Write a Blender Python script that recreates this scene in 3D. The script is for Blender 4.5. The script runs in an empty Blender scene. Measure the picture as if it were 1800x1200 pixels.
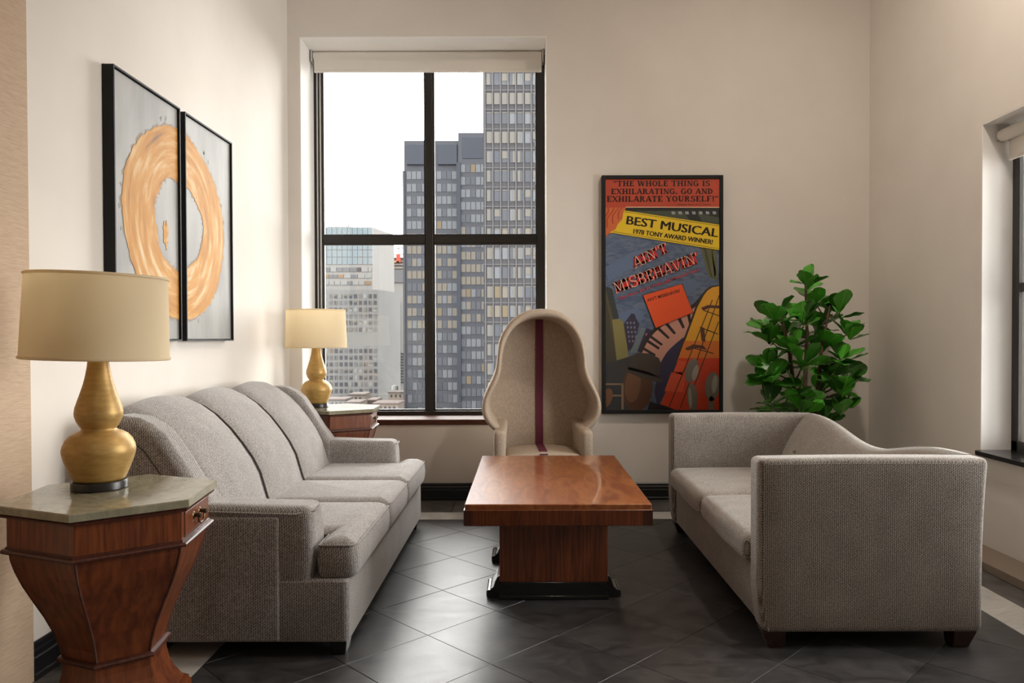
import bpy, bmesh, math, random
from mathutils import Vector, Matrix
random.seed(7)
R = math.radians
PI = math.pi
SC = bpy.context.scene
COL = SC.collection

# ------------------------------------------------------------------ camera, sky, exposure
cam_d = bpy.data.cameras.new('camera')
cam_d.sensor_width = 36.0
cam_d.lens = 26.0
cam_d.shift_x = -22 / 1800
cam_d.shift_y = 13 / 1800
cam_d.clip_end = 3000
cam = bpy.data.objects.new('camera', cam_d)
COL.objects.link(cam)
cam.location = (0, 0, 1.2)
cam.rotation_euler = (R(90 - 0.8), R(0.15), 0)
SC.camera = cam

world = bpy.data.worlds.new('overcast_sky')
SC.world = world
world.use_nodes = True
bgn = world.node_tree.nodes['Background']
bgn.inputs['Color'].default_value = (1.0, 0.975, 0.94, 1)
bgn.inputs['Strength'].default_value = 17.0

SC.view_settings.view_transform = 'Standard'
SC.view_settings.look = 'None'
SC.view_settings.gamma = 1.0
SC.view_settings.use_curve_mapping = False
SC.view_settings.exposure = 0.17
try:
    SC.cycles.max_bounces = 14
    SC.cycles.diffuse_bounces = 10
    SC.cycles.transparent_max_bounces = 12
    SC.cycles.sample_clamp_indirect = 6.0
except Exception:
    pass

# room dimensions (metres); camera stands at the origin looking along +Y
XL, XR, YB, YF, ZC = -1.75, 2.56, 5.50, -4.2, 4.3
W1 = (-1.658, 0.169, 0.565, 3.434)       # far window opening  x0 x1 z0 z1
W2 = (2.30, 4.15, 0.565, 2.39)           # side window opening y0 y1 z0 z1
REV1, REV2 = 0.36, 0.19


def portal(name, loc, rot, sx, sy):
    l = bpy.data.lights.new(name, 'AREA')
    l.shape = 'RECTANGLE'
    l.size, l.size_y = sx, sy
    l.cycles.is_portal = True
    o = bpy.data.objects.new(name, l)
    o.location, o.rotation_euler = loc, rot
    COL.objects.link(o)


portal('portal_far', ((W1[0] + W1[1]) / 2, YB + REV1 + .1, (W1[2] + W1[3]) / 2), (R(-90), 0, 0), W1[1] - W1[0], W1[3] - W1[2])
portal('portal_side', (XR + REV2 + .12, (W2[0] + W2[1]) / 2, (W2[2] + W2[3]) / 2), (0, R(90), 0), W2[3] - W2[2], W2[1] - W2[0])


# ------------------------------------------------------------------ mesh helpers
def origin(o):
    v = Vector((0, 0, 0))
    while o is not None:
        v += o.location
        o = o.parent
    return v


class MB:
    """collects geometry in scene coordinates; build() links it as one mesh object"""
    def __init__(s):
        s.v, s.f = [], []

    def add(s, vs, fs):
        n = len(s.v)
        s.v += [tuple(v) for v in vs]
        s.f += [tuple(i + n for i in f) for f in fs]
        return s

    def box(s, x0, x1, y0, y1, z0, z1):
        vs = [(x, y, z) for z in (z0, z1) for y in (y0, y1) for x in (x0, x1)]
        return s.add(vs, [(0, 2, 3, 1), (4, 5, 7, 6), (0, 1, 5, 4), (2, 6, 7, 3), (0, 4, 6, 2), (1, 3, 7, 5)])

    def frustum(s, c0, r0, c1, r1):
        """square tapered post; c = centre, r = (hx, hy)"""
        vs = []
        for c, r in ((c0, r0), (c1, r1)):
            for a, b in ((-1, -1), (1, -1), (1, 1), (-1, 1)):
                vs.append((c[0] + a * r[0], c[1] + b * r[1], c[2]))
        return s.add(vs, [(3, 2, 1, 0), (4, 5, 6, 7), (0, 1, 5, 4), (1, 2, 6, 5), (2, 3, 7, 6), (3, 0, 4, 7)])

    def rings(s, loops, cap0=True, cap1=True):
        n = len(loops[0])
        vs = [p for L in loops for p in L]
        fs = []
        for k in range(len(loops) - 1):
            for i in range(n):
                j = (i + 1) % n
                fs.append((k * n + i, k * n + j, (k + 1) * n + j, (k + 1) * n + i))
        if cap0:
            fs.append(tuple(reversed(range(n))))
        if cap1:
            b = (len(loops) - 1) * n
            fs.append(tuple(range(b, b + n)))
        return s.add(vs, fs)

    def lathe(s, prof, c=(0, 0), n=40, cap0=True, cap1=True):
        return s.rings([[(c[0] + r * math.cos(2 * PI * i / n), c[1] + r * math.sin(2 * PI * i / n), z) for i in range(n)]
                        for r, z in prof], cap0, cap1)

    def prism(s, poly, axis, a, b):
        """poly = 2-D points; axis 'y' -> (x,z), 'x' -> (y,z), 'z' -> (x,y)"""
        def P(p, t):
            return {'y': (p[0], t, p[1]), 'x': (t, p[0], p[1]), 'z': (p[0], p[1], t)}[axis]
        return s.rings([[P(p, a) for p in poly], [P(p, b) for p in poly]])

    def tube(s, path, r, n=8, closed=False):
        path = [Vector(p) for p in path]
        m = len(path)
        loops = []
        up = None
        for i, p in enumerate(path):
            a = path[(i - 1) % m] if (closed or i > 0) else p
            b = path[(i + 1) % m] if (closed or i < m - 1) else p
            t = (b - a).normalized()
            if up is None:
                up = Vector((0, 0, 1)) if abs(t.z) < .9 else Vector((1, 0, 0))
            u = (up - t * up.dot(t)).normalized()
            up = u
            w = t.cross(u)
            rr = r[i] if isinstance(r, (list, tuple)) else r
            loops.append([p + (u * math.cos(2 * PI * k / n) + w * math.sin(2 * PI * k / n)) * rr for k in range(n)])
        if closed:
            loops.append(loops[0])
            return s.rings(loops, False, False)
        return s.rings(loops)

    def rbox(s, x0, x1, y0, y1, z0, z1, r=.03, m=6, fn=None):
        lo, hi = (x0, y0, z0), (x1, y1, z1)
        r = min(r, (x1 - x0) / 2.01, (y1 - y0) / 2.01, (z1 - z0) / 2.01)
        ax = []
        for k in range(3):
            a, b = lo[k], hi[k]
            e = [a, a + r * .25, a + r * .55, a + r]
            mid = [a + r + (b - a - 2 * r) * i / m for i in range(1, m)]
            ax.append(e + mid + [b - r, b - r * .55, b - r * .25, b])
        idx, vs, fs = {}, [], []

        def V(p):
            key = tuple(round(c, 6) for c in p)
            if key not in idx:
                q = Vector([min(max(p[k], lo[k] + r), hi[k] - r) for k in range(3)])
                d = Vector(p) - q
                out = q + d.normalized() * r if d.length > 1e-9 else q
                if fn:
                    out = fn(out)
                idx[key] = len(vs)
                vs.append(tuple(out))
            return idx[key]
        for k in range(3):
            u, w = (k + 1) % 3, (k + 2) % 3
            for side in (0, 1):
                c = hi[k] if side else lo[k]
                for i in range(len(ax[u]) - 1):
                    for j in range(len(ax[w]) - 1):
                        q = []
                        for (a, b) in ((i, j), (i + 1, j), (i + 1, j + 1), (i, j + 1)):
                            p = [0, 0, 0]
                            p[k], p[u], p[w] = c, ax[u][a], ax[w][b]
                            q.append(V(p))
                        fs.append(tuple(q) if side else tuple(reversed(q)))
        return s.add(vs, fs)

    def build(s, name, mat, parent=None, smooth=False, bevel=0, seg=2, angle=30, fix=True):
        o0 = origin(parent)
        me = bpy.data.meshes.new(name)
        me.from_pydata([(v[0] - o0.x, v[1] - o0.y, v[2] - o0.z) for v in s.v], [], s.f)
        if fix:
            bm = bmesh.new()
            bm.from_mesh(me)
            bmesh.ops.recalc_face_normals(bm, faces=bm.faces)
            bm.to_mesh(me)
            bm.free()
        me.update()
        me.materials.append(mat)
        o = bpy.data.objects.new(name, me)
        COL.objects.link(o)
        o.parent = parent
        if smooth or bevel:
            for p in me.polygons:
                p.use_smooth = True
            if not bevel:
                me.set_sharp_from_angle(angle=R(smooth if smooth is not True else 50))
        if bevel:
            b = o.modifiers.new('bevel', 'BEVEL')
            b.width = bevel
            b.segments = seg
            b.limit_method = 'ANGLE'
            b.angle_limit = R(angle)
            b.harden_normals = True
        return o


def rounded(poly, rad, n=4):
    out = []
    m = len(poly)
    for i in range(m):
        p0, p, p1 = Vector(poly[i - 1]), Vector(poly[i]), Vector(poly[(i + 1) % m])
        r = rad[i] if isinstance(rad, (list, tuple)) else rad
        if r <= 0:
            out.append(tuple(p))
            continue
        a, b = (p0 - p).normalized() * r, (p1 - p).normalized() * r
        for k in range(n + 1):
            t = k / n
            q = (p + a) * (1 - t) ** 2 + p * 2 * t * (1 - t) + (p + b) * t * t
            out.append((q.x, q.y))
    return out


def inset(poly, d):
    m = len(poly)
    A = sum(poly[i][0] * poly[(i + 1) % m][1] - poly[(i + 1) % m][0] * poly[i][1] for i in range(m))
    sg = 1 if A > 0 else -1
    out = []
    for i in range(m):
        p0, p, p1 = Vector(poly[i - 1]), Vector(poly[i]), Vector(poly[(i + 1) % m])
        e0, e1 = (p - p0).normalized(), (p1 - p).normalized()
        n0, n1 = Vector((-e0.y, e0.x)) * sg, Vector((-e1.y, e1.x)) * sg
        b = n0 + n1
        b = b.normalized() if b.length > 1e-6 else n0
        k = max(.5, b.dot(n0))
        q = p + b * (d / k)
        out.append((q.x, q.y))
    return out


def empty(name, loc=(0, 0, 0), rz=0, label=None, cat=None, group=None, kind=None):
    o = bpy.data.objects.new(name, None)
    o.location = loc
    o.rotation_euler = (0, 0, rz)
    o.empty_display_size = .1
    COL.objects.link(o)
    return tag(o, label, cat, group, kind)


def tag(o, label=None, cat=None, group=None, kind=None):
    for k, v in (('label', label), ('category', cat), ('group', group), ('kind', kind)):
        if v:
            o[k] = v
    return o


# ------------------------------------------------------------------ materials
def new_mat(name):
    m = bpy.data.materials.new(name)
    m.use_nodes = True
    nt = m.node_tree
    return m, nt, nt.nodes['Principled BSDF']


def rgba(c):
    return (c[0], c[1], c[2], 1)


def plain(name, c, rough=.6, metal=0, coat=0, spec=.5, emit=None, es=0, trans=0):
    m, nt, b = new_mat(name)
    b.inputs['Base Color'].default_value = rgba(c)
    b.inputs['Roughness'].default_value = rough
    b.inputs['Metallic'].default_value = metal
    b.inputs['Coat Weight'].default_value = coat
    b.inputs['Coat Roughness'].default_value = .05
    b.inputs['Specular IOR Level'].default_value = spec
    if emit:
        b.inputs['Emission Color'].default_value = rgba(emit)
        b.inputs['Emission Strength'].default_value = es
    return m


def N(nt, typ, **kw):
    n = nt.nodes.new(typ)
    for k, v in kw.items():
        if k in n.inputs:
            n.inputs[k].default_value = v
        else:
            setattr(n, k, v)
    return n


def coords(nt, scale=(1, 1, 1), rot=(0, 0, 0), kind='Object'):
    tc = N(nt, 'ShaderNodeTexCoord')
    mp = N(nt, 'ShaderNodeMapping')
    mp.inputs['Scale'].default_value = scale
    mp.inputs['Rotation'].default_value = rot
    nt.links.new(tc.outputs[kind], mp.inputs['Vector'])
    return mp.outputs['Vector']


def ramp(nt, fac, stops):
    r = N(nt, 'ShaderNodeValToRGB')
    e = r.color_ramp.elements
    while len(e) < len(stops):
        e.new(.5)
    for el, (p, c) in zip(e, stops):
        el.position = p
        el.color = rgba(c)
    nt.links.new(fac, r.inputs['Fac'])
    return r.outputs['Color']


def bump(nt, b, h, strength=.3, dist=.002):
    bn = N(nt, 'ShaderNodeBump')
    bn.inputs['Strength'].default_value = strength
    bn.inputs['Distance'].default_value = dist
    nt.links.new(h, bn.inputs['Height'])
    nt.links.new(bn.outputs['Normal'], b.inputs['Normal'])


def noisy(name, c0, c1, scale=(1, 1, 1), nscale=6, detail=5, rough=.6, lo=.35, hi=.65, bmp=0, bdist=.002, coat=0, metal=0, spec=.5, rvar=None, nrough=.5, dist=0, perobj=0):
    m, nt, b = new_mat(name)
    v = coords(nt, scale)
    n = N(nt, 'ShaderNodeTexNoise')
    n.inputs['Scale'].default_value = nscale
    n.inputs['Detail'].default_value = detail
    n.inputs['Roughness'].default_value = nrough
    n.inputs['Distortion'].default_value = dist
    nt.links.new(v, n.inputs['Vector'])
    c = ramp(nt, n.outputs['Fac'], [(lo, c0), (hi, c1)])
    if perobj:
        oi = N(nt, 'ShaderNodeObjectInfo')
        mr = N(nt, 'ShaderNodeMapRange')
        mr.inputs['To Min'].default_value = 1 - perobj
        mr.inputs['To Max'].default_value = 1 + perobj
        nt.links.new(oi.outputs['Random'], mr.inputs['Value'])
        hs = N(nt, 'ShaderNodeHueSaturation')
        nt.links.new(mr.outputs['Result'], hs.inputs['Value'])
        nt.links.new(c, hs.inputs['Color'])
        c = hs.outputs['Color']
    nt.links.new(c, b.inputs['Base Color'])
    b.inputs['Roughness'].default_value = rough
    b.inputs['Metallic'].default_value = metal
    b.inputs['Coat Weight'].default_value = coat
    b.inputs['Coat Roughness'].default_value = .03
    b.inputs['Specular IOR Level'].default_value = spec
    if rvar:
        mr = N(nt, 'ShaderNodeMapRange')
        mr.inputs['To Min'].default_value = rvar[0]
        mr.inputs['To Max'].default_value = rvar[1]
        nt.links.new(n.outputs['Fac'], mr.inputs['Value'])
        nt.links.new(mr.outputs['Result'], b.inputs['Roughness'])
    if bmp:
        bump(nt, b, n.outputs['Fac'], bmp, bdist)
    return m


def math_n(nt, op, a, b=None):
    n = N(nt, 'ShaderNodeMath', operation=op)
    for i, x in enumerate((a, b)):
        if x is None:
            continue
        if isinstance(x, (int, float)):
            n.inputs[i].default_value = x
        else:
            nt.links.new(x, n.inputs[i])
    return n.outputs[0]


def tweed(name, dark, mid, light, period=.007, amount=.8):
    """woven upholstery: raised ribs broken into short flecks"""
    m, nt, b = new_mat(name)
    tc = N(nt, 'ShaderNodeTexCoord')
    sx = N(nt, 'ShaderNodeSeparateXYZ')
    nt.links.new(tc.outputs['Object'], sx.inputs[0])
    k = 2 * PI / period
    u = math_n(nt, 'MULTIPLY', math_n(nt, 'ADD', sx.outputs['X'], sx.outputs['Y']), k)
    d = math_n(nt, 'MULTIPLY', math_n(nt, 'SUBTRACT', sx.outputs['X'], sx.outputs['Y']), .5)
    w = math_n(nt, 'MULTIPLY', math_n(nt, 'ADD', sx.outputs['Z'], d), k * .8)
    su, sw = math_n(nt, 'SINE', u), math_n(nt, 'SINE', w)
    wv = math_n(nt, 'ADD', math_n(nt, 'MULTIPLY', math_n(nt, 'ADD', math_n(nt, 'MULTIPLY', su, sw), math_n(nt, 'MULTIPLY', su, .7)), .3), .5)
    n = N(nt, 'ShaderNodeTexNoise')
    n.inputs['Scale'].default_value = 190
    n.inputs['Detail'].default_value = 3
    nt.links.new(tc.outputs['Object'], n.inputs['Vector'])
    n2 = N(nt, 'ShaderNodeTexNoise')
    n2.inputs['Scale'].default_value = 9
    n2.inputs['Detail'].default_value = 3
    nt.links.new(tc.outputs['Object'], n2.inputs['Vector'])
    f = math_n(nt, 'ADD', math_n(nt, 'MULTIPLY', wv, .42), math_n(nt, 'MULTIPLY', n.outputs['Fac'], .58))
    f = math_n(nt, 'ADD', f, math_n(nt, 'MULTIPLY', math_n(nt, 'SUBTRACT', n2.outputs['Fac'], .5), .12))
    c = ramp(nt, f, [(.28, dark), (.5, mid), (.76, light)])
    nt.links.new(c, b.inputs['Base Color'])
    b.inputs['Roughness'].default_value = .95
    b.inputs['Specular IOR Level'].default_value = .15
    b.inputs['Sheen Weight'].default_value = .3
    b.inputs['Sheen Roughness'].default_value = .5
    bump(nt, b, f, .45, .0025)
    return m


def thin_glass(name, tint=(1, 1, 1), ior=1.45):
    m = bpy.data.materials.new(name)
    m.use_nodes = True
    nt = m.node_tree
    nt.nodes.clear()
    out = N(nt, 'ShaderNodeOutputMaterial')
    tr = N(nt, 'ShaderNodeBsdfTransparent')
    tr.inputs['Color'].default_value = rgba(tint)
    gl = N(nt, 'ShaderNodeBsdfGlossy')
    gl.inputs['Roughness'].default_value = .0
    fr = N(nt, 'ShaderNodeFresnel')
    fr.inputs['IOR'].default_value = ior
    mx = N(nt, 'ShaderNodeMixShader')
    nt.links.new(fr.outputs[0], mx.inputs[0])
    nt.links.new(tr.outputs[0], mx.inputs[1])
    nt.links.new(gl.outputs[0], mx.inputs[2])
    nt.links.new(mx.outputs[0], out.inputs['Surface'])
    return m


M = {}
M['wall'] = noisy('wall_paint', (.69, .645, .595), (.72, .675, .625), nscale=3, rough=.85, bmp=.05, bdist=.001, spec=.2)
M['ceil'] = plain('ceiling_paint', (.86, .84, .81), .9)
M['black'] = plain('black_gloss_paint', (.012, .012, .013), .3)
M['matt'] = plain('matt_black_frame', (.012, .012, .012), .6, spec=.25)
M['frame'] = plain('dark_bronze_window_frame', (.018, .015, .013), .4)
M['sillwood'] = noisy('dark_red_sill_wood', (.06, .022, .013), (.11, .04, .022), (2, 30, 30), 6, rough=.6, spec=.2)
M['stone_sill'] = noisy('black_polished_stone', (.008, .008, .009), (.03, .03, .032), nscale=40, rough=.18)
M['glass'] = thin_glass('window_glass', (.97, .98, .98))
M['pglass'] = thin_glass('picture_glass', (1, 1, 1), 1.2)
M['blind'] = plain('cream_blind_fabric', (.78, .74, .68), .9)
def cloth(name, c, k):
    m, nt, b = new_mat(name)
    b.inputs['Base Color'].default_value = rgba(c)
    b.inputs['Roughness'].default_value = .9
    tl = N(nt, 'ShaderNodeBsdfTranslucent')
    tl.inputs['Color'].default_value = rgba(c)
    mx = N(nt, 'ShaderNodeMixShader')
    mx.inputs[0].default_value = k
    nt.links.new(b.outputs[0], mx.inputs[1])
    nt.links.new(tl.outputs[0], mx.inputs[2])
    nt.links.new(mx.outputs[0], nt.nodes['Material Output'].inputs['Surface'])
    return m


M['blind_cloth'] = cloth('cream_blind_cloth', (.78, .74, .68), .12)
M['alu'] = plain('pale_aluminium', (.6, .58, .56), .4, .6)
M['wallpaper'] = noisy('beige_grasscloth', (.43, .31, .215), (.55, .41, .29), (3, 3, 90), 8, rough=.85, bmp=.3, bdist=.002)
M['slate'] = noisy('dark_slate', (.014, .014, .016), (.075, .072, .072), (1, 1.6, 1), 5, 9, rough=.4, lo=.3, hi=.75, bmp=.25, bdist=.004, rvar=(.32, .48), nrough=.65, dist=1.2, perobj=.22)
M['slate_b'] = noisy('grey_brown_slate', (.045, .042, .038), (.11, .10, .092), nscale=6, detail=7, rough=.42, bmp=.2, bdist=.003, dist=1, perobj=.15)
M['strip'] = noisy('pale_stone', (.36, .345, .325), (.52, .50, .47), nscale=5, detail=7, rough=.35, dist=1.5, perobj=.06)
M['grout'] = plain('dark_grout', (.03, .028, .027), .8)
M['taupe'] = plain('taupe_painted_plinth', (.22, .17, .13), .5)
M['fab1'] = tweed('grey_tweed_ribbed', (.055, .043, .036), (.255, .234, .222), (.56, .535, .515), .0088)
M['fab2'] = tweed('taupe_tweed_ribbed', (.058, .046, .038), (.235, .208, .183), (.54, .495, .445), .0080)
M['linen'] = noisy('beige_linen', (.33, .262, .20), (.46, .375, .295), (60, 60, 14), 6, 4, rough=.9, bmp=.2, bdist=.001, spec=.15)
M['burg'] = noisy('burgundy_ribbon', (.085, .008, .025), (.13, .014, .038), (200, 200, 60), 3, rough=.7)
M['pipe_d'] = plain('dark_welt', (.05, .038, .03), .8)
M['leg'] = noisy('dark_walnut_leg', (.02, .009, .007), (.05, .02, .014), (40, 40, 4), 4, rough=.35, coat=.3)
M['wood'] = noisy('reddish_mahogany', (.10, .024, .008), (.21, .055, .015), (38, 38, 2.2), 3, 6, rough=.33, coat=.35, dist=.6)
M['wood_b'] = noisy('mahogany_body', (.085, .020, .007), (.19, .050, .014), (16, 16, 1.0), 3, 5, rough=.36, coat=.25, dist=.3)
M['wood_d'] = noisy('dark_mahogany_edge', (.045, .011, .006), (.085, .022, .010), (38, 38, 2.2), 3, 5, rough=.45, coat=.12)
M['top_wood'] = noisy('lacquered_walnut_top', (.24, .062, .016), (.40, .135, .038), (7, 1.6, 5), 3, 8, rough=.3, coat=1.0, dist=1.4)
M['leg_wood'] = noisy('figured_walnut_veneer', (.11, .027, .010), (.25, .068, .020), (30, 30, 1.2), 3, 6, rough=.3, coat=.7, dist=.5)
M['lacq'] = plain('black_lacquer', (.006, .006, .006), .12, coat=1)
M['marble'] = noisy('green_beige_granite', (.17, .155, .10), (.36, .335, .24), (1.4, 1, 1), 9, 10, rough=.12, lo=.3, hi=.7, dist=1.2, nrough=.7)
M['gold'] = noisy('brushed_gold_glaze', (.42, .25, .075), (.50, .32, .105), (1, 1, 3), 30, 6, rough=.45, metal=.35, bmp=.08, bdist=.002)
M['brass'] = plain('aged_brass', (.13, .09, .05), .35, .9)
M['ebony'] = plain('black_lamp_base', (.012, .011, .010), .35)
M['shade_in'] = plain('shade_lining', (.8, .76, .68), .9)
m, nt, b = new_mat('cream_shade_fabric')
b.inputs['Base Color'].default_value = (.90, .82, .66, 1)
b.inputs['Roughness'].default_value = .9
b.inputs['Specular IOR Level'].default_value = .1
v = coords(nt, (300, 300, 500))
n = N(nt, 'ShaderNodeTexNoise')
n.inputs['Scale'].default_value = 1
nt.links.new(v, n.inputs['Vector'])
bump(nt, b, n.outputs['Fac'], .15, .001)
tl = N(nt, 'ShaderNodeBsdfTranslucent')
tl.inputs['Color'].default_value = (.93, .85, .66, 1)
mx = N(nt, 'ShaderNodeMixShader')
mx.inputs[0].default_value = .55
nt.links.new(b.outputs[0], mx.inputs[1])
nt.links.new(tl.outputs[0], mx.inputs[2])
nt.links.new(mx.outputs[0], nt.nodes['Material Output'].inputs['Surface'])
M['shade'] = m
M['canvas'] = noisy('grey_canvas', (.21, .205, .195), (.29, .28, .265), (1, 2, .7), 4, 6, rough=.6, bmp=.1, bdist=.001)
M['bark'] = noisy('brown_bark', (.07, .035, .022), (.16, .085, .055), (8, 8, 3), 6, rough=.8, bmp=.3)
M['soil'] = noisy('dark_soil', (.02, .014, .01), (.05, .035, .025), nscale=50, rough=.95, bmp=.5)
M['pot'] = noisy('charcoal_pot', (.03, .03, .03), (.06, .058, .055), nscale=8, rough=.5)


def leaf_mat():
    m, nt, b = new_mat('glossy_fig_leaf')
    tc = N(nt, 'ShaderNodeTexCoord')
    sx = N(nt, 'ShaderNodeSeparateXYZ')
    nt.links.new(tc.outputs['Object'], sx.inputs[0])
    ax = math_n(nt, 'ABSOLUTE', sx.outputs['X'])
    vein = math_n(nt, 'SINE', math_n(nt, 'MULTIPLY', math_n(nt, 'SUBTRACT', sx.outputs['Y'], math_n(nt, 'MULTIPLY', ax, .8)), 260))
    mid = math_n(nt, 'LESS_THAN', ax, .0016)
    f = math_n(nt, 'ADD', math_n(nt, 'MULTIPLY', math_n(nt, 'POWER', math_n(nt, 'ABSOLUTE', vein), 6), .25), math_n(nt, 'MULTIPLY', mid, .8))
    c = ramp(nt, f, [(0, (.034, .19, .012)), (1, (.18, .40, .06))])
    oi = N(nt, 'ShaderNodeObjectInfo')
    mr = N(nt, 'ShaderNodeMapRange')
    mr.inputs['To Min'].default_value = .5
    mr.inputs['To Max'].default_value = 2.0
    nt.links.new(oi.outputs['Random'], mr.inputs['Value'])
    hs = N(nt, 'ShaderNodeHueSaturation')
    nt.links.new(mr.outputs['Result'], hs.inputs['Value'])
    nt.links.new(c, hs.inputs['Color'])
    nt.links.new(hs.outputs['Color'], b.inputs['Base Color'])
    b.inputs['Roughness'].default_value = .34
    b.inputs['Specular IOR Level'].default_value = .5
    bump(nt, b, f, .3, .002)
    return m


M['leaf'] = leaf_mat()


def gold_paint():
    m, nt, b = new_mat('brushed_orange_gold_paint')
    tc = N(nt, 'ShaderNodeTexCoord')
    sx = N(nt, 'ShaderNodeSeparateXYZ')
    nt.links.new(tc.outputs['Object'], sx.inputs[0])
    # brush strokes that run round the ring: noise over (angle, radius)
    ang = math_n(nt, 'ARCTAN2', sx.outputs['Z'], sx.outputs['Y'])
    rad = math_n(nt, 'SQRT', math_n(nt, 'ADD', math_n(nt, 'POWER', sx.outputs['Z'], 2), math_n(nt, 'POWER', sx.outputs['Y'], 2)))
    cb = N(nt, 'ShaderNodeCombineXYZ')
    nt.links.new(math_n(nt, 'MULTIPLY', math_n(nt, 'COSINE', ang), 1.3), cb.inputs[0])
    nt.links.new(math_n(nt, 'MULTIPLY', math_n(nt, 'SINE', ang), 1.3), cb.inputs[1])
    nt.links.new(math_n(nt, 'MULTIPLY', rad, 22), cb.inputs[2])
    n = N(nt, 'ShaderNodeTexNoise')
    n.inputs['Scale'].default_value = 1.3
    n.inputs['Detail'].default_value = 7
    n.inputs['Roughness'].default_value = .6
    nt.links.new(cb.outputs[0], n.inputs['Vector'])
    c = ramp(nt, n.outputs['Fac'], [(.28, (.20, .11, .05)), (.38, (.42, .18, .028)), (.52, (.50, .245, .05)), (.66, (.60, .42, .22)), (.78, (.64, .54, .42))])
    nt.links.new(c, b.inputs['Base Color'])
    b.inputs['Roughness'].default_value = .65
    b.inputs['Specular IOR Level'].default_value = .25
    bump(nt, b, n.outputs['Fac'], .4, .004)
    return m


M['goldpaint'] = gold_paint()
M['smudge'] = plain('umber_smudge', (.22, .19, .16), .7)

# ------------------------------------------------------------------ room shell
T = .45
# far wall, pieced round its window
wb = MB()
wb.box(XL - T, W1[0], YB, YB + T, -.05, ZC)
wb.box(W1[1], XR + T, YB, YB + T, -.05, ZC)
wb.box(W1[0], W1[1], YB, YB + T, -.05, W1[2])
wb.box(W1[0], W1[1], YB, YB + T, W1[3], ZC)
wall_back = tag(wb.build('wall_back', M['wall']), 'off-white painted far wall with the tall city window', None, None, 'structure')
wall_left = tag(MB().box(XL - .15, XL, YF, YB, -.05, ZC).build('wall_left', M['wall']), 'off-white painted wall behind the ribbed grey sofa', None, None, 'structure')
wr = MB()
ys = [YF, W2[0], W2[1], YB]
for a, b_ in ((0, 1), (2, 3)):
    wr.box(XR, XR + .3, ys[a], ys[b_], -.05, ZC)
for w in (W2,):
    wr.box(XR, XR + .3, w[0], w[1], -.05, w[2])
    wr.box(XR, XR + .3, w[0], w[1], w[3], ZC)
wall_right = tag(wr.build('wall_right', M['wall']), 'off-white painted side wall with the low window', None, None, 'structure')
tag(MB().box(XL - .15, XR + .3, YF - .15, YF, -.05, ZC).build('wall_front', M['wall']), 'off-white painted wall behind the camera', None, None, 'structure')
tag(MB().box(XL - .15, XR + .3, YF - .15, YB + T, ZC, ZC + .1).build('ceiling', M['ceil']), 'white painted ceiling', None, None, 'structure')
# grasscloth covering on the near stretch of the left wall
wp = MB().box(XL, XL + .022, YF, 2.585, 0, ZC).build('wallpaper', M['wallpaper'], wall_left)
wp['label'] = 'beige horizontally ribbed grasscloth covering'

# floor: slab, field of diagonal slate tiles, pale strip, dark border
floor = tag(MB().box(XL - .15, XR + .3, YF - .15, YB + .1, -.12, -.006).build('floor', M['grout']), 'dark diagonal slate tile floor with pale stone border strip', None, None, 'structure')
FX0, FX1, FY1 = -1.19, 2.01, 4.90


def clip(poly, ax, val, keep_less):
    out = []
    for i in range(len(poly)):
        p, q = poly[i - 1], poly[i]
        ip = (p[ax] <= val) == keep_less or p[ax] == val
        iq = (q[ax] <= val) == keep_less or q[ax] == val
        if ip != iq:
            t = (val - p[ax]) / (q[ax] - p[ax])
            out.append((p[0] + (q[0] - p[0]) * t, p[1] + (q[1] - p[1]) * t))
        if iq:
            out.append(q)
    return out


def tile(poly, mat, j=.001, name='tile'):
    A = abs(sum(poly[i - 1][0] * poly[i][1] - poly[i][0] * poly[i - 1][1] for i in range(len(poly)))) / 2
    if A < .002:
        return
    h = random.uniform(-.0003, .0003)
    p0 = inset(poly, j)
    p1 = inset(poly, j + .001)
    MB().rings([[(x, y, -.006) for x, y in p0], [(x, y, -.0016 + h) for x, y in p0], [(x, y, h) for x, y in p1]], False, True).build(name, mat, floor)


D = .535
for a in range(-8, 14):
    for b_ in range(-8, 18):
        for off in (0, .5):
            cx, cy = -.395 + (a + off) * D, 2.98 + (b_ + off - 8) * D + .5 * D
            if cy < .6:
                continue
            p = [(cx - D / 2, cy), (cx, cy - D / 2), (cx + D / 2, cy), (cx, cy + D / 2)]
            p = clip(p, 0, FX0, False)
            p = clip(p, 0, FX1, True) if p else p
            p = clip(p, 1, FY1, True) if p else p
            if len(p) > 2:
                tile(p, M['slate'])
MB().box(FX0, FX1, YF, .6, -.006, -.001).build('tile', M['slate'], floor)
SW = .20
L = .62
for y0, y1, m_ in ((FY1, FY1 + SW, 'strip'), (FY1 + SW, YB, 'slate_b')):
    lo = FX0 - SW if m_ == 'strip' else XL
    hi = FX1 + SW if m_ == 'strip' else XR
    x = lo
    while x < hi - .01:
        x2 = min(hi, x + L)
        tile([(x, y0), (x2, y0), (x2, y1), (x, y1)], M[m_])
        x = x2
for x0, x1, m_, ye in ((FX0 - SW, FX0, 'strip', FY1), (XL, FX0 - SW, 'slate_b', FY1 + SW), (FX1, FX1 + SW, 'strip', FY1), (FX1 + SW, XR, 'slate_b', FY1 + SW)):
    y = ye
    while y > .3:
        y2 = y - L
        tile([(x0, y2), (x1, y2), (x1, y), (x0, y)], M[m_])
        y = y2

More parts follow.
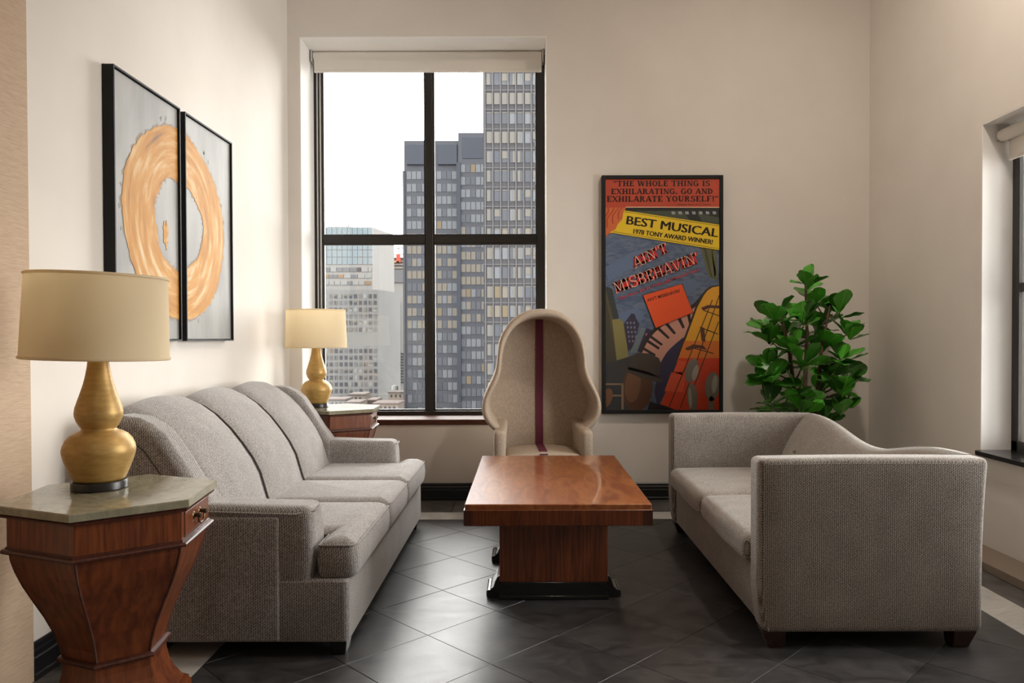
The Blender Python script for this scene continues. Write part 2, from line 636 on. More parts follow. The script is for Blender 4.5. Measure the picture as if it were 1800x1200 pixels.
# baseboards
bprof = [(0, 0), (.030, 0), (.030, .018), (.022, .022), (.022, .075), (.016, .079), (.016, .098), (.011, .103), (.011, .118), (.006, .126), (0, .126)]
bb = MB().prism([(p[0], p[1]) for p in bprof], 'y', 2.585, YB)
bb.v = [(XL + v[0], v[1], v[2]) for v in bb.v]
tag(bb.build('baseboard_left', M['black']), 'stepped black gloss baseboard along the sofa wall', None, None, 'structure')
bb = MB().prism([(p[0], p[1]) for p in bprof], 'x', XL, XR)
bb.v = [(v[0], YB - v[1], v[2]) for v in bb.v]
tag(bb.build('baseboard_back', M['black']), 'stepped black gloss baseboard under the far window', None, None, 'structure')
tag(MB().box(XR - .20, XR - .002, 0, 5.46, 0, .045).build('baseboard_right', M['taupe'], None, bevel=.004), 'low taupe plinth along the side wall', None, None, 'structure')


# ------------------------------------------------------------------ windows
M['reveal'] = plain('skylit_reveal_tone', (.86, .84, .81), .8, spec=.2)  # paler than the walls: skylight on the reveals put into the colour


def window_back():
    w = empty('window_1', (W1[0], YB + REV1, W1[2]), 0, 'tall dark framed four-pane window looking onto city towers', None, None, 'structure')
    y0, y1 = YB + REV1 - .02, YB + REV1 + .05
    x0, x1, z0, z1 = W1
    fr = MB()
    fr.box(x0, -1.587, y0, y1, z0, z1)
    fr.box(.100, x1, y0, y1, z0, z1)
    fr.box(-1.587, .100, y0, y1, z0, .632)
    fr.box(-1.587, .100, y0, y1, z1 - .10, z1)
    fr.build('frame', M['frame'], w, bevel=.004)
    MB().box(-.776, -.716, y0 - .015, y1, .632, z1 - .1).build('mullion', M['frame'], w, bevel=.006)
    for a, c in ((-1.587, -.776), (-.716, .100)):
        MB().box(a, c, y0 - .005, y1, 1.953, 2.012).build('transom', M['frame'], w, bevel=.006)
        for za, zb in ((.632, 1.953), (2.012, z1 - .1)):
            MB().box(a, c, y0 + .03, y0 + .036, za, zb).build('pane', M['glass'], w)
            # thin inner sash lip round each pane
            s = MB()
            t = .012
            s.box(a, a + t, y0 + .002, y0 + .03, za, zb)
            s.box(c - t, c, y0 + .002, y0 + .03, za, zb)
            s.box(a + t, c - t, y0 + .002, y0 + .03, za, za + t)
            s.box(a + t, c - t, y0 + .002, y0 + .03, zb - t, zb)
            s.build('sash_lip', M['frame'], w)
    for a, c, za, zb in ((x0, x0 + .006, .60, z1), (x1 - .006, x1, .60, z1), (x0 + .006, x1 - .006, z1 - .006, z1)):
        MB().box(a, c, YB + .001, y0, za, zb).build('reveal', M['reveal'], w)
    for x in (-1.628, -1.604):
        MB().box(x, x + .010, y0 - .012, y0, .64, z1 - .12).build('track', M['alu'], w)
    MB().box(x0, x1, YB - .012, y0, .560, .600).build('sill', M['sillwood'], w, bevel=.006)
    MB().box(x0, x1, y0 - .03, y0, .600, .632).build('bottom_rail', M['frame'], w, bevel=.004)


def window_side(idx, W, label):
    y0, y1, z0, z1 = W
    x0, x1 = XR + REV2 - .02, XR + REV2 + .06
    w = empty('window_%d' % idx, (XR + REV2, y0, z0), 0, label, None, None, 'structure')
    f = MB()
    f.box(x0, x1, y0, y0 + .06, z0, z1)
    f.box(x0, x1, y1 - .06, y1, z0, z1)
    f.box(x0, x1, y0, y1, z0, z0 + .06)
    f.box(x0, x1, y0, y1, z1 - .08, z1)
    f.build('frame', M['frame'], w, bevel=.004)
    ym = (y0 + y1) / 2
    MB().box(x0 - .01, x1, ym - .03, ym + .03, z0 + .06, z1 - .08).build('mullion', M['frame'], w, bevel=.005)
    for a, c in ((y0 + .06, ym - .03), (ym + .03, y1 - .06)):
        MB().box(x0, x1, a, c, 1.45, 1.50).build('transom', M['frame'], w, bevel=.005)
        for za, zb in ((z0 + .06, 1.45), (1.50, z1 - .08)):
            MB().box(x0 + .03, x0 + .036, a, c, za, zb).build('pane', M['glass'], w)
    MB().box(x0 + .005, x0 + .025, y1 - .11, y1 - .085, z0 + .06, z1 - .08).build('track', M['alu'], w)
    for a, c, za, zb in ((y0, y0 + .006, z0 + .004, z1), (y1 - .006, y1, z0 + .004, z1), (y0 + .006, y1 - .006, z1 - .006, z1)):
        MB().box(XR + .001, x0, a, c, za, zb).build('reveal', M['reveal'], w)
    poly = rounded([(XR - .045, y0 - .05), (XR - .045, y1), (x0, y1), (x0, y0 - .05)], [.0, .04, 0, 0], 5)
    MB().prism(poly, 'z', z0 - .022, z0 + .004).build('sill', M['stone_sill'], w, bevel=.003)


window_back()
window_side(2, W2, 'dark framed side window with black stone sill')


def roller_blind_back():
    b = empty('roller_blind', (W1[0], YB + .28, 3.3), 0, 'cream roller blind rolled up across the tall city window', 'blind', 'roller blinds')
    y = YB + .27
    z = 3.385
    x0, x1 = W1[0] + .012, W1[1] - .012
    MB().tube([(x0 + .02, y, z), (x1 - .02, y, z)], .040, 20).build('roll', M['blind'], b, smooth=True)
    MB().box(x0 + .03, x1 - .02, y - .040, y - .036, 3.262, z).build('fabric', M['blind_cloth'], b)
    MB().rbox(x0 + .03, x1 - .02, y - .046, y - .030, 3.252, 3.272, .006, 2).build('bottom_bar', M['blind'], b, smooth=True)
    for x in (x0 + .004, x1 - .016):
        MB().box(x, x + .012, y - .05, y + .05, z - .05, W1[3]).build('bracket', M['alu'], b, bevel=.003)


def roller_blind_side(W, label):
    y0, y1, z0, z1 = W
    b = empty('roller_blind', (XR + .1, y0, z1 - .1), 0, label, 'blind', 'roller blinds')
    x, z = XR + .105, z1 - .068
    MB().tube([(x, y0 + .02, z), (x, y1 - .02, z)], .034, 20).build('roll', M['blind'], b, smooth=True)
    MB().box(x + .028, x + .032, y0 + .03, y1 - .03, z1 - .20, z).build('fabric', M['blind_cloth'], b)
    MB().rbox(x + .022, x + .038, y0 + .03, y1 - .03, z1 - .21, z1 - .19, .006, 2).build('bottom_bar', M['blind'], b, smooth=True)
    for y in (y0 + .006, y1 - .018):
        MB().box(x - .03, x + .04, y, y + .012, z - .03, z1).build('bracket', M['alu'], b, bevel=.003)


roller_blind_back()
roller_blind_side(W2, 'cream roller blind rolled up in the side window above black sill')


# unseen ceiling lamps added as fill light, out of view overhead
def fill_lamp(x, y, power, label):
    t = empty('fill_lamp', (x, y, ZC), 0, label, 'lamp', 'added ceiling fill lamps')
    MB().lathe([(.17, ZC), (.17, ZC - .05), (.15, ZC - .06)], (x, y), 32).build('housing', M['brass'], t, smooth=True)
    MB().lathe([(.148, ZC - .06), (.13, ZC - .075), (.07, ZC - .088), (.01, ZC - .092)], (x, y), 32).build('diffuser', plain('lit_opal_glass', (.9, .85, .75), .5, emit=(1, .78, .55), es=3), t, smooth=True)
    l = bpy.data.lights.new('fill_lamp_light', 'AREA')
    l.shape = 'DISK'
    l.size = .28
    l.energy = power
    l.color = (1, .88, .75)
    o = bpy.data.objects.new('fill_lamp_light', l)
    COL.objects.link(o)
    o.parent = t
    o.location = (0, 0, -.10)


LAMPW = 12
fill_lamp(1.6, 3.3, 42, 'added flush round ceiling fill lamp over the coffee table')
fill_lamp(.4, -2.5, 14, 'added flush round ceiling fill lamp at the back of the room')


# ------------------------------------------------------------------ three-seat sofa by the left wall
def sofa_three():
    F, W = M['fab1'], M['pipe_d']
    Y0, Y1 = 2.77, 4.73
    t = empty('sofa', (-1.17, (Y0 + Y1) / 2, 0), 0, 'grey tweed three-seat sofa with humped channel back and winged ends', 'sofa', 'grey tweed sofas')
    # base rail
    poly = rounded([(-1.68, Y0), (-.665, Y0), (-.665, Y1), (-1.68, Y1)], .025, 3)
    MB().rings([[(x, y, .058) for x, y in inset(poly, .006)], [(x, y, .066) for x, y in poly], [(x, y, .285) for x, y in poly],
                [(x, y, .293) for x, y in inset(poly, .008)]]).build('base', F, t, smooth=40)
    # three-lobed back, one lofted lobe per seat
    prof = [(-1.10, .30), (-1.195, .40), (-1.215, .45), (-1.25, .571), (-1.285, .64), (-1.33, .705), (-1.385, .775), (-1.45, .839), (-1.51, .880),
            (-1.565, .905), (-1.60, .908), (-1.635, .895), (-1.66, .865), (-1.675, .80), (-1.68, .5), (-1.68, .08), (-1.20, .08)]
    ya, yb = 2.93, 4.57
    for k in range(3):
        a, b_ = ya + (yb - ya) * k / 3, ya + (yb - ya) * (k + 1) / 3
        loops = []
        n = 16
        for i in range(n + 1):
            s = i / n
            h = math.sin(PI * s) ** .55
            y = a + (b_ - a) * (s + .0)
            L_ = []
            for (x, z) in prof:
                top = max(0, min(1, (z - .45) / .45)) if x < -1.2 and x > -1.67 else 0
                fwd = math.exp(-((x + 1.30) / .16) ** 2)
                L_.append((x + (.020 * h - .004 * (1 - h)) * fwd, y, z + .046 * h * top ** 2 + .012 * h * fwd))
            loops.append(L_)
        bk = MB().rings(loops).build('back_section', F, t, smooth=60)
        if k:
            p = [(x + .004, a, z + .004) for (x, z) in prof[1:12]]
            # dark welt sunk in the channel between two humps
            MB().tube(p, .0048, 8).build('welt', W, bk, smooth=True)
    # wings: rolled side panels that sweep down to the arms
    wing = [(-1.685, .30), (-1.685, .84), (-1.665, .885), (-1.62, .903), (-1.54, .910), (-1.475, .902), (-1.425, .877), (-1.38, .840), (-1.346, .790), (-1.310, .738), (-1.262, .66),
            (-1.222, .609), (-1.185, .555), (-1.175, .30)]
    for s, (wa, wb_) in enumerate(((Y0 + .03, 2.945), (4.555, Y1 - .03))):
        w = MB().prism(wing, 'y', wa, wb_).build('wing', F, t, bevel=.038, seg=4, angle=60)
        # seam where the front roll meets the side panel
        yy = wa - .001 if s == 0 else wb_ + .001
        q = [(x - .062, yy, z - .065) for x, z in wing[3:13]]
        MB().tube(q, .0026, 6).build('seam', W, w, smooth=True)
    # arms: padded slab with a rounded front post
    for s, (aa, ab) in enumerate(((Y0, 2.945), (4.555, Y1))):
        def puff(p):
            f = max(0, 1 - ((p.z - .42) / .16) ** 2)
            g = max(0, min(1, (p.x + 1.1) / .3))
            dy = (p.y - (aa + ab) / 2)
            return Vector((p.x + (.012 * f if p.x > -.83 else 0) - .012 * max(0, (.36 - p.z) / .1) * g, p.y + dy * (.10 * f * g - .06 * (1 - f) * g), p.z + .006 * math.sin((p.x + 1.6) * 6)))
        ar = MB().rbox(-1.50, -.808, aa + .004, ab - .004, .235, .574, .034, 8, puff).build('arm', F, t, smooth=60)
        yo = aa + .004 if s == 0 else ab - .004
        sg = -1 if s == 0 else 1
        q = [(-1.47 + .66 * i / 12, yo + sg * (.004 + .0035 * max(0, min(1, (i - 5) / 5))) , .548 + .006 * math.sin((-1.47 + .66 * i / 12 + 1.6) * 6)) for i in range(12)]
        q += [(-.800, yo - sg * .03, .548), (-.795, (aa + ab) / 2, .549), (-.800, (aa + ab) / 2 - sg * .05, .548)]
        MB().tube(q, .0042, 6).build('welt', F, ar, smooth=True)
        # outer side panel runs to the floor rail behind the post
        MB().rbox(-1.68, -.925, (aa - .006) if s == 0 else ab - .05, (aa + .05) if s == 0 else ab + .006, .06, .53, .012, 3).build('side_panel', F, t, smooth=60)
    # seat cushions: the outer two are T-shaped, wrapping in front of the arms
    w3 = (4.555 - 2.945) / 3
    for k in range(3):
        a, b_ = 2.945 + w3 * k + .002, 2.945 + w3 * (k + 1) - .002
        x0, x1, xt = -1.24, -.635, -.785
        if k == 0:
            poly = [(x0, a), (xt, a), (xt, Y0 + .012), (x1, Y0 + .012), (x1, b_), (x0, b_)]
        elif k == 2:
            poly = [(x0, a), (x1, a), (x1, Y1 - .012), (xt, Y1 - .012), (xt, b_), (x0, b_)]
        else:
            poly = [(x0, a), (x1, a), (x1, b_), (x0, b_)]
        rad = [.02 if p[0] < x1 else .045 for p in poly]
        raw = poly
        ring_ = lambda d: rounded(inset(raw, d), [max(.003, r - d) for r in rad], 4)
        bz, tz = .292, .425
        lp = [(.020, bz), (.006, bz + .010), (0, bz + .03), (-.004, bz + .07), (0, tz - .022), (.006, tz - .008), (.016, tz + .001), (.030, tz + .009), (.045, tz + .015), (.062, tz + .019)]
        c_ = MB().rings([[(x, y, z) for x, y in ring_(d)] for d, z in lp]).build('seat_cushion', F, t, smooth=60)
        MB().tube([(x, y, tz - .006) for x, y in ring_(.003)], .0038, 6, True).build('welt', F, c_, smooth=True)
    for x, y in ((-.71, Y0 + .06), (-.71, Y1 - .06), (-1.62, Y0 + .06), (-1.62, Y1 - .06)):
        MB().frustum((x, y, 0), (.026, .035), (x, y, .062), (.034, .045)).build('leg', M['lacq'], t, bevel=.003)


sofa_three()


# ------------------------------------------------------------------ two-seat sofa on the right
def sofa_two():
    F, W = M['fab2'], M['pipe_d']
    Y0, Y1 = 2.83, 4.62
    t = empty('sofa', (1.35, (Y0 + Y1) / 2, 0), 0, 'taupe tweed two-seat sofa with tall square arms and dipped back', 'sofa', 'grey tweed sofas')

    def flare(p):
        f = max(0, min(1, (p.z - .06) / .67))
        lowf = max(0, (.24 - p.z) / .18)
        return Vector((p.x + (.022 * lowf ** 1.5 if p.x < 1.0 else 0) + (.022 * f ** 3 if p.x > 1.7 else 0), p.y, p.z + (.004 * math.sin((p.x - .9) * 3.5) if p.z > .6 else 0)))
    for a, b_ in ((Y0, Y0 + .115), (Y1 - .115, Y1)):
        ar = MB().rbox(.895, 1.765, a, b_, .062, .735, .026, 8, flare).build('arm', F, t, smooth=60)
        for yy, in (((a - .0015,),) if a == Y0 else ((a - .0015,),)):
            q = [(.917 + .022 * max(0, (.24 - z) / .18) ** 1.5, yy + .004, z) for z in (.07, .12, .18, .25, .4, .55, .65, .70)]
            q += [(.925, yy + .004, .711), (.95, yy + .004, .713), (1.2, yy + .004, .716), (1.5, yy + .004, .716), (1.74, yy + .004, .712)]
            MB().tube(q, .0028, 6).build('seam', F, ar, smooth=True)
    MB().rbox(.925, 1.74, Y0 + .10, Y1 - .10, .065, .30, .02, 4).build('base', F, t, smooth=60)
    # serpentine back: full height at both ends, dipping in the middle
    ya, yb = Y0 + .10, Y1 - .10
    prof = [(1.50, .34), (1.545, .42), (1.575, .50), (1.612, .58), (1.655, .655), (1.700, .715), (1.738, .738), (1.770, .737), (1.792, .715), (1.80, .66), (1.80, .30), (1.80, .08), (1.5, .08)]
    loops = []
    n = 30
    for i in range(n + 1):
        s = i / n
        y = ya + (yb - ya) * s
        dip = .5 - .5 * math.cos(2 * PI * s)
        dip = dip ** 1.5
        L_ = []
        for x, z in prof:
            tf = max(0, (z - .40) / .34)
            sw = math.exp(-((z - .5) / .16) ** 2) * (1 if x < 1.75 else 0)
            L_.append((x - .03 * sw * math.sin(PI * s) ** .5, y, z - .088 * dip * tf ** 1.3))
        loops.append(L_)
    bk = MB().rings(loops).build('backrest', F, t, smooth=60)
    for y in (3.18, 3.50, 3.95, 4.27):
        bt = MB()
        prof_b = [(.013, -.004), (.013, .004), (.009, .009), (.001, .011)]
        lp = []
        for r, h in prof_b:
            lp.append([(1.560 - h * math.cos(R(24)) - math.sin(R(24)) * -r * math.sin(2 * PI * q / 14) , y + r * math.cos(2 * PI * q / 14), .545 + h * math.sin(R(24)) + r * math.sin(2 * PI * q / 14) * math.cos(R(24))) for q in range(14)])
        bt.rings(lp).build('button', F, bk, smooth=True)
    ym = (ya + yb) / 2
    for a, b_ in ((Y0 + .118, ym - .002), (ym + .002, Y1 - .118)):
        def crown(p, a=a, b_=b_):
            sy = math.sin(PI * max(0, min(1, (p.y - a) / (b_ - a))))
            sx = math.sin(PI * max(0, min(1, (p.x - .86) / .74)))
            return Vector((p.x - (.010 * sy if p.x < 1.0 else 0), p.y, p.z + (.022 * (sy * sx) ** .6 if p.z > .38 else 0)))
        MB().rbox(.880, 1.58, a, b_, .290, .412, .045, 8, crown).build('seat_cushion', F, t, smooth=60)
    for x, y in ((.962, Y0 + .05), (.962, Y1 - .05), (1.70, Y0 + .05), (1.70, Y1 - .05)):
        sx = 1 if x > 1.2 else -1
        MB().frustum((x - sx * .012, y, 0), (.030, .030), (x, y, .066), (.045, .042)).build('leg', M['leg'], t, bevel=.003)


sofa_two()


# ------------------------------------------------------------------ coffee table
def coffee_table():
    cx, y0, y1 = .1405, 3.116, 4.417
    t = empty('coffee_table', (cx, (y0 + y1) / 2, 0), 0, 'glossy reddish walnut coffee table on a panelled pedestal', 'table')
    hw = .396
    poly = rounded([(cx - hw, y0), (cx + hw, y0), (cx + hw, y1), (cx - hw, y1)], .008, 3)
    MB().rings([[(x, y, .470) for x, y in poly], [(x, y, .497) for x, y in poly], [(x, y, .500) for x, y in inset(poly, .003)]]).build('tabletop', M['top_wood'], t, smooth=30)
    p2 = inset(poly, -.004)
    MB().rings([[(x, y, .408) for x, y in inset(p2, .003)], [(x, y, .411) for x, y in p2], [(x, y, .474) for x, y in p2], [(x, y, .476) for x, y in inset(p2, .003)]]).build('apron', M['wood'], t, smooth=30)
    for sx in (-1, 1):
        for yy in (y0 - .0048, y1 + .0042):
            xa, xb = sorted((cx + sx * (hw + .0035), cx + sx * (hw - .036)))
            MB().box(xa, xb, yy, yy + .0006, .4105, .4745).build('corner_veneer', M['wood_d'], t)
    bx, bw = .132, .250
    b0, b1 = 3.39, 4.15
    MB().box(bx - bw, bx + bw, b0 + .004, b1 - .004, .078, .409).build('pedestal', M['leg_wood'], t, bevel=.003)
    MB().box(bx - bw * .55, bx + bw * .55, b0 + .15, b1 - .15, .38, .409).build('block', M['wood_d'], t)
    pl = MB()
    q = [(-bw - .002, 0), (-bw - .002, .012), (-bw + .001, .02), (-bw + .001, .066), (-bw + .006, .080), (bw - .006, .080), (bw - .001, .066), (bw - .001, .02), (bw + .002, .012), (bw + .002, 0)]
    pl.prism([(bx + a, z) for a, z in q], 'y', b0 - .004, b1 + .004)
    pl.build('plinth', M['lacq'], t, bevel=.003)
    MB().box(bx - bw - .003, bx + bw + .003, b0 - .012, b1 + .012, 0, .020).build('plinth_step', M['lacq'], t, bevel=.004)
    foot = [(0, 0), (.060, 0), (.064, .006), (.064, .030), (.056, .036), (.047, .036), (.030, .052), (.022, .078), (.012, .098), (0, .104)]
    for sx in (-1, 1):
        for ya in (b0 + .02, b1 - .20):
            MB().prism([(bx + sx * (bw + p[0] - .002), p[1]) for p in foot], 'y', ya, ya + .17).build('foot', M['lacq'], t, bevel=.003)


coffee_table()


# ------------------------------------------------------------------ hexagonal end tables
def hexa(c, r, z, rot=0):
    return [(c[0] + r * math.cos(R(30 + 60 * k) + rot), c[1] + r * math.sin(R(30 + 60 * k) + rot), z) for k in range(6)]


def end_table(c, rot, label):
    t = empty('end_table', (c[0], c[1], 0), rot, label, 'side table', 'hexagonal end tables')
    H = .735

    def hx(prof, name, mat, par=t, bevel=0):
        return MB().rings([hexa(c, r, z) for r, z in prof]).build(name, mat, par, smooth=20, bevel=bevel, seg=2, angle=25) if bevel else \
            MB().rings([hexa(c, r, z) for r, z in prof]).build(name, mat, par)
    hx([(.296, H - .024), (.300, H - .022), (.300, H - .003), (.297, H)], 'marble_top', M['marble'])
    hx([(.268, .695), (.290, .700), (.292, .706), (.284, .711)], 'top_moulding', M['wood_d'])
    hx([(.272, .600), (.272, .697)], 'frieze', M['wood'])
    hx([(.270, .592), (.286, .596), (.289, .602), (.286, .607), (.276, .609), (.276, .613), (.270, .615)], 'waist_moulding', M['wood_d'])
    # bombe body: swells under the frieze then sweeps in to a narrow waist
    bod = [(.140, .262), (.148, .30), (.163, .345), (.185, .395), (.211, .445), (.236, .495), (.254, .540), (.264, .575), (.267, .600)]
    loops = [hexa(c, r, z) for r, z in bod]
    MB().rings(loops).build('body', M['wood_b'], t)
    # dark burnished arrises on the six corners
    for k in range(6):
        a = R(30 + 60 * k)
        q = [(c[0] + (r - .0015) * math.cos(a), c[1] + (r - .0015) * math.sin(a), z) for r, z in bod]
        MB().tube(q, .004, 6).build('corner_edge', M['wood_d'], t, smooth=True)
    hx([(.140, .250), (.155, .253), (.158, .259), (.155, .265), (.142, .269)], 'collar', M['wood_d'])
    hx([(.205, .105), (.188, .125), (.166, .155), (.150, .190), (.142, .225), (.140, .255)], 'flared_foot', M['wood_b'])
    hx([(.214, .0), (.216, .095), (.213, .105), (.208, .108), (.207, .116), (.198, .118)], 'plinth', M['wood'])
    # three drawers cannot be seen: one drawer front with bail handle faces the room (+X)
    ap = .272 * math.cos(R(30))
    xf = c[0] + ap
    dw = MB().box(xf - .004, xf + .003, c[1] - .112, c[1] + .112, .620, .690).build('drawer', M['wood'], t, bevel=.0015)
    fr = MB()
    for ya, yb_, za, zb in ((-.116, .116, .688, .692), (-.116, .116, .616, .620), (-.116, -.112, .616, .692), (.112, .116, .616, .692)):
        fr.box(xf - .002, xf + .0015, c[1] + ya, c[1] + yb_, za, zb)
    fr.build('drawer_edge', M['wood_d'], t)
    h = MB()
    for s in (-1, 1):
        h.tube([(xf + .002, c[1] + s * .030, .662), (xf + .020, c[1] + s * .030, .662)], [.006, .006], 8)
        h.tube([(xf + .018, c[1] + s * .030, .662), (xf + .024, c[1] + s * .030, .662)], [.009, .007], 8)
        h.tube([(xf + .003, c[1] + s * .030, .662), (xf + .005, c[1] + s * .030, .662)], [.013, .011], 10)
    h.tube([(xf + .016, c[1] + .030 * math.cos(PI * i / 10), .660 - .026 * math.sin(PI * i / 10) ** .7) for i in range(11)], .0028, 6)
    h.build('handle', M['brass'], dw, smooth=True)
    return t


end_table((-1.255, 2.256), R(8), 'hexagonal mahogany end table with granite top in front of the sofa')
end_table((-1.27, 5.05), R(2), 'hexagonal mahogany end table with granite top under the tall window')


# ------------------------------------------------------------------ gourd lamps
def lamp(c, label, tilt=0):
    z0 = .736
    t = empty('table_lamp', (c[0], c[1], z0), 0, label, 'lamp', 'gold gourd table lamps')
    k = .875
    def L(prof, n=48):
        return MB().lathe([(r * k, z0 + z) for r, z in prof], c, n)
    L([(.088, 0), (.091, .002), (.091, .023), (.089, .026)]).build('base', M['ebony'], t, smooth=40)
    g = [(.060, .024), (.081, .027), (.086, .034), (.098, .060), (.110, .088), (.117, .112), (.118, .122), (.115, .136), (.106, .154), (.092, .168), (.076, .177), (.062, .181), (.056, .185), (.056, .189),
         (.062, .196), (.071, .210), (.077, .226), (.078, .238), (.075, .254), (.067, .276), (.057, .302), (.048, .328), (.041, .355), (.036, .38), (.033, .405), (.032, .43)]
    L(g).build('body', M['gold'], t, smooth=60)
    L([(.012, .43), (.012, .46), (.017, .465), (.017, .50), (.006, .51), (.006, .655)], 16).build('stem', M['brass'], t, smooth=40)
    # drum shade, open above and below, with lining and rolled rims
    rb, rt, zb, zt = .206, .196, .404, .664
    sh = MB().lathe([(rb, z0 + zb), (rb * .5 + rt * .5, z0 + (zb + zt) / 2), (rt, z0 + zt), (rt - .003, z0 + zt), (rb - .003, z0 + zb), (rb, z0 + zb)], c, 64, False, False)
    so = sh.build('shade', M['shade'], t, smooth=40)
    for r, z in ((rb, zb + .004), (rt, zt - .004)):
        MB().tube([(c[0] + r * math.cos(2 * PI * i / 64), c[1] + r * math.sin(2 * PI * i / 64), z0 + z) for i in range(64)], .0045, 6, True).build('rim', M['shade'], so, smooth=True)
    sp = MB()
    for q_ in range(3):
        a = 2 * PI * q_ / 3
        sp.tube([(c[0], c[1], z0 + .650), (c[0] + (rt - .003) * math.cos(a), c[1] + (rt - .003) * math.sin(a), z0 + .655)], .0022, 6)
    sp.build('spider', M['brass'], so)
    MB().lathe([(.004, z0 + .655), (.010, z0 + .662), (.010, z0 + .668), (.003, z0 + .676)], c, 16).build('finial', M['brass'], t, smooth=True)
    so.rotation_euler = (0, tilt, 0)
    so.location = Vector((math.sin(-tilt) * .53, 0, 0))
    return t


lamp((-1.332, 2.31), 'gold gourd lamp with cream drum shade on the table in front of the sofa', R(1.6))
lamp((-1.425, 5.06), 'gold gourd lamp with cream drum shade on the table under the tall window')


# ------------------------------------------------------------------ hooded porter chair
def catmull(pts, n=6):
    out = []
    m = len(pts)
    for i in range(m - 1):
        p0, p1, p2, p3 = (Vector(pts[max(0, i - 1)]), Vector(pts[i]), Vector(pts[i + 1]), Vector(pts[min(m - 1, i + 2)]))
        for k in range(n):
            t = k / n
            q = .5 * ((2 * p1) + (p2 - p0) * t + (2 * p0 - 5 * p1 + 4 * p2 - p3) * t * t + (3 * p1 - p0 - 3 * p2 + p3) * t ** 3)
            out.append((q.x, q.y))
    out.append(tuple(pts[-1]))
    return out


def porter_chair():
    cx = .107
    F = M['linen']
    yf, yb_, yo = 4.85, 5.11, 5.25
    t = empty('porter_chair', (cx, 5.0, 0), R(3), 'beige hooded porter chair with a burgundy stripe down its back', 'chair')
    # half outlines (offset from centre line, height), top centre first
    outer = [(0, 1.397), (.068, 1.391), (.131, 1.370), (.186, 1.333), (.224, 1.293), (.258, 1.238), (.276, 1.193), (.288, 1.13), (.295, 1.051), (.306, .99), (.325, .939), (.362, .862), (.386, .805), (.396, .755),
             (.394, .715), (.380, .670), (.345, .620), (.315, .592)]
    inner = [(0, 1.332), (.058, 1.327), (.118, 1.308), (.165, 1.274), (.200, 1.234), (.228, 1.18), (.246, 1.125), (.256, 1.07), (.262, 1.000), (.270, .952), (.286, .905), (.316, .850), (.336, .805), (.343, .758),
             (.338, .715), (.320, .675), (.293, .645), (.27, .625)]

    def path(h):
        h = catmull(h, 3)
        return [(-x, z) for x, z in reversed(h)] + h[1:]
    po, pi_ = path(outer), path(inner)
    # close along the bottom down to the seat rail
    po = [(-.30, .36)] + po + [(.30, .36)]
    pi_ = [(-.215, .40)] + pi_ + [(.215, .40)]

    def lerp(a, b_, f, y):
        return [(cx + p[0] * (1 - f) + q[0] * f, y, p[1] * (1 - f) + q[1] * f) for p, q in zip(a, b_)]
    bk = [(x * 1.0, z) for x, z in pi_]
    ob = [(x * .97, z * .99 + .006) for x, z in po]
    loops = [lerp(ob, ob, 0, yo), lerp(po, ob, .3, yo - .05), lerp(po, po, 0, yf + .05), lerp(po, pi_, .04, yf + .022), lerp(po, pi_, .16, yf + .006), lerp(po, pi_, .36, yf),
             lerp(po, pi_, .58, yf + .002), lerp(po, pi_, .72, yf + .012), lerp(po, pi_, .80, yf + .03), lerp(po, pi_, .86, yf + .10), lerp(po, pi_, .95, yb_ - .04), lerp(po, bk, 1.0, yb_)]
    MB().rings(loops).build('hood', F, t, smooth=50)
    # linen welt where the hood meets the inner back
    MB().tube(lerp(pi_, pi_, 0, yb_ - .002)[2:-2], .004, 6).build('welt', F, t, smooth=True)

    def sc(p):
        k = math.sin(PI * max(0, min(1, (p.x - cx + .25) / .5)))
        return Vector((p.x, p.y, p.z + (.02 * k if p.z > .42 else 0)))
    st = MB().rbox(cx - .245, cx + .245, 4.70, 5.12, .33, .452, .03, 6, sc).build('seat', F, t, smooth=60)
    MB().rbox(cx - .30, cx + .30, 4.72, 5.23, .17, .36, .02, 3).build('seat_frame', F, t, smooth=60)
    for s in (-1, 1):
        def scoop(p, s=s):
            back = max(0, min(1, (p.y - 4.72) / .45))
            top = max(0, min(1, (p.z - .40) / .2))
            inn = (p.x - cx) * s < .285
            return Vector((p.x - s * (.035 * back * top * (1 if inn else 0)), p.y, p.z + .055 * back * back * top))
        xa, xb = sorted((cx + s * .243, cx + s * .318))
        MB().rbox(xa, xb, 4.705, 5.11, .25, .612, .030, 6, scoop).build('arm', F, t, smooth=60)
        for y in (4.76, 5.20):
            MB().frustum((cx + s * .26, y, 0), (.016, .016), (cx + s * .26, y, .175), (.024, .024)).build('leg', M['leg'], t, bevel=.003)
    sw = .026
    rb = MB()
    rb.box(cx - sw, cx + sw, yb_ - .006, yb_ + .002, .44, 1.331)
    rb.build('stripe', M['burg'], t)
    n = 12
    lp = []
    for i in range(n + 1):
        y = 5.11 - (5.11 - 4.70) * i / n
        z = .4745 - .012 * max(0, (i - n + 2) / 2)
        lp.append([(cx - sw, y, z - .004), (cx + sw, y, z - .004), (cx + sw, y, z), (cx - sw, y, z)])
    MB().rings(lp).build('stripe', M['burg'], st)


porter_chair()


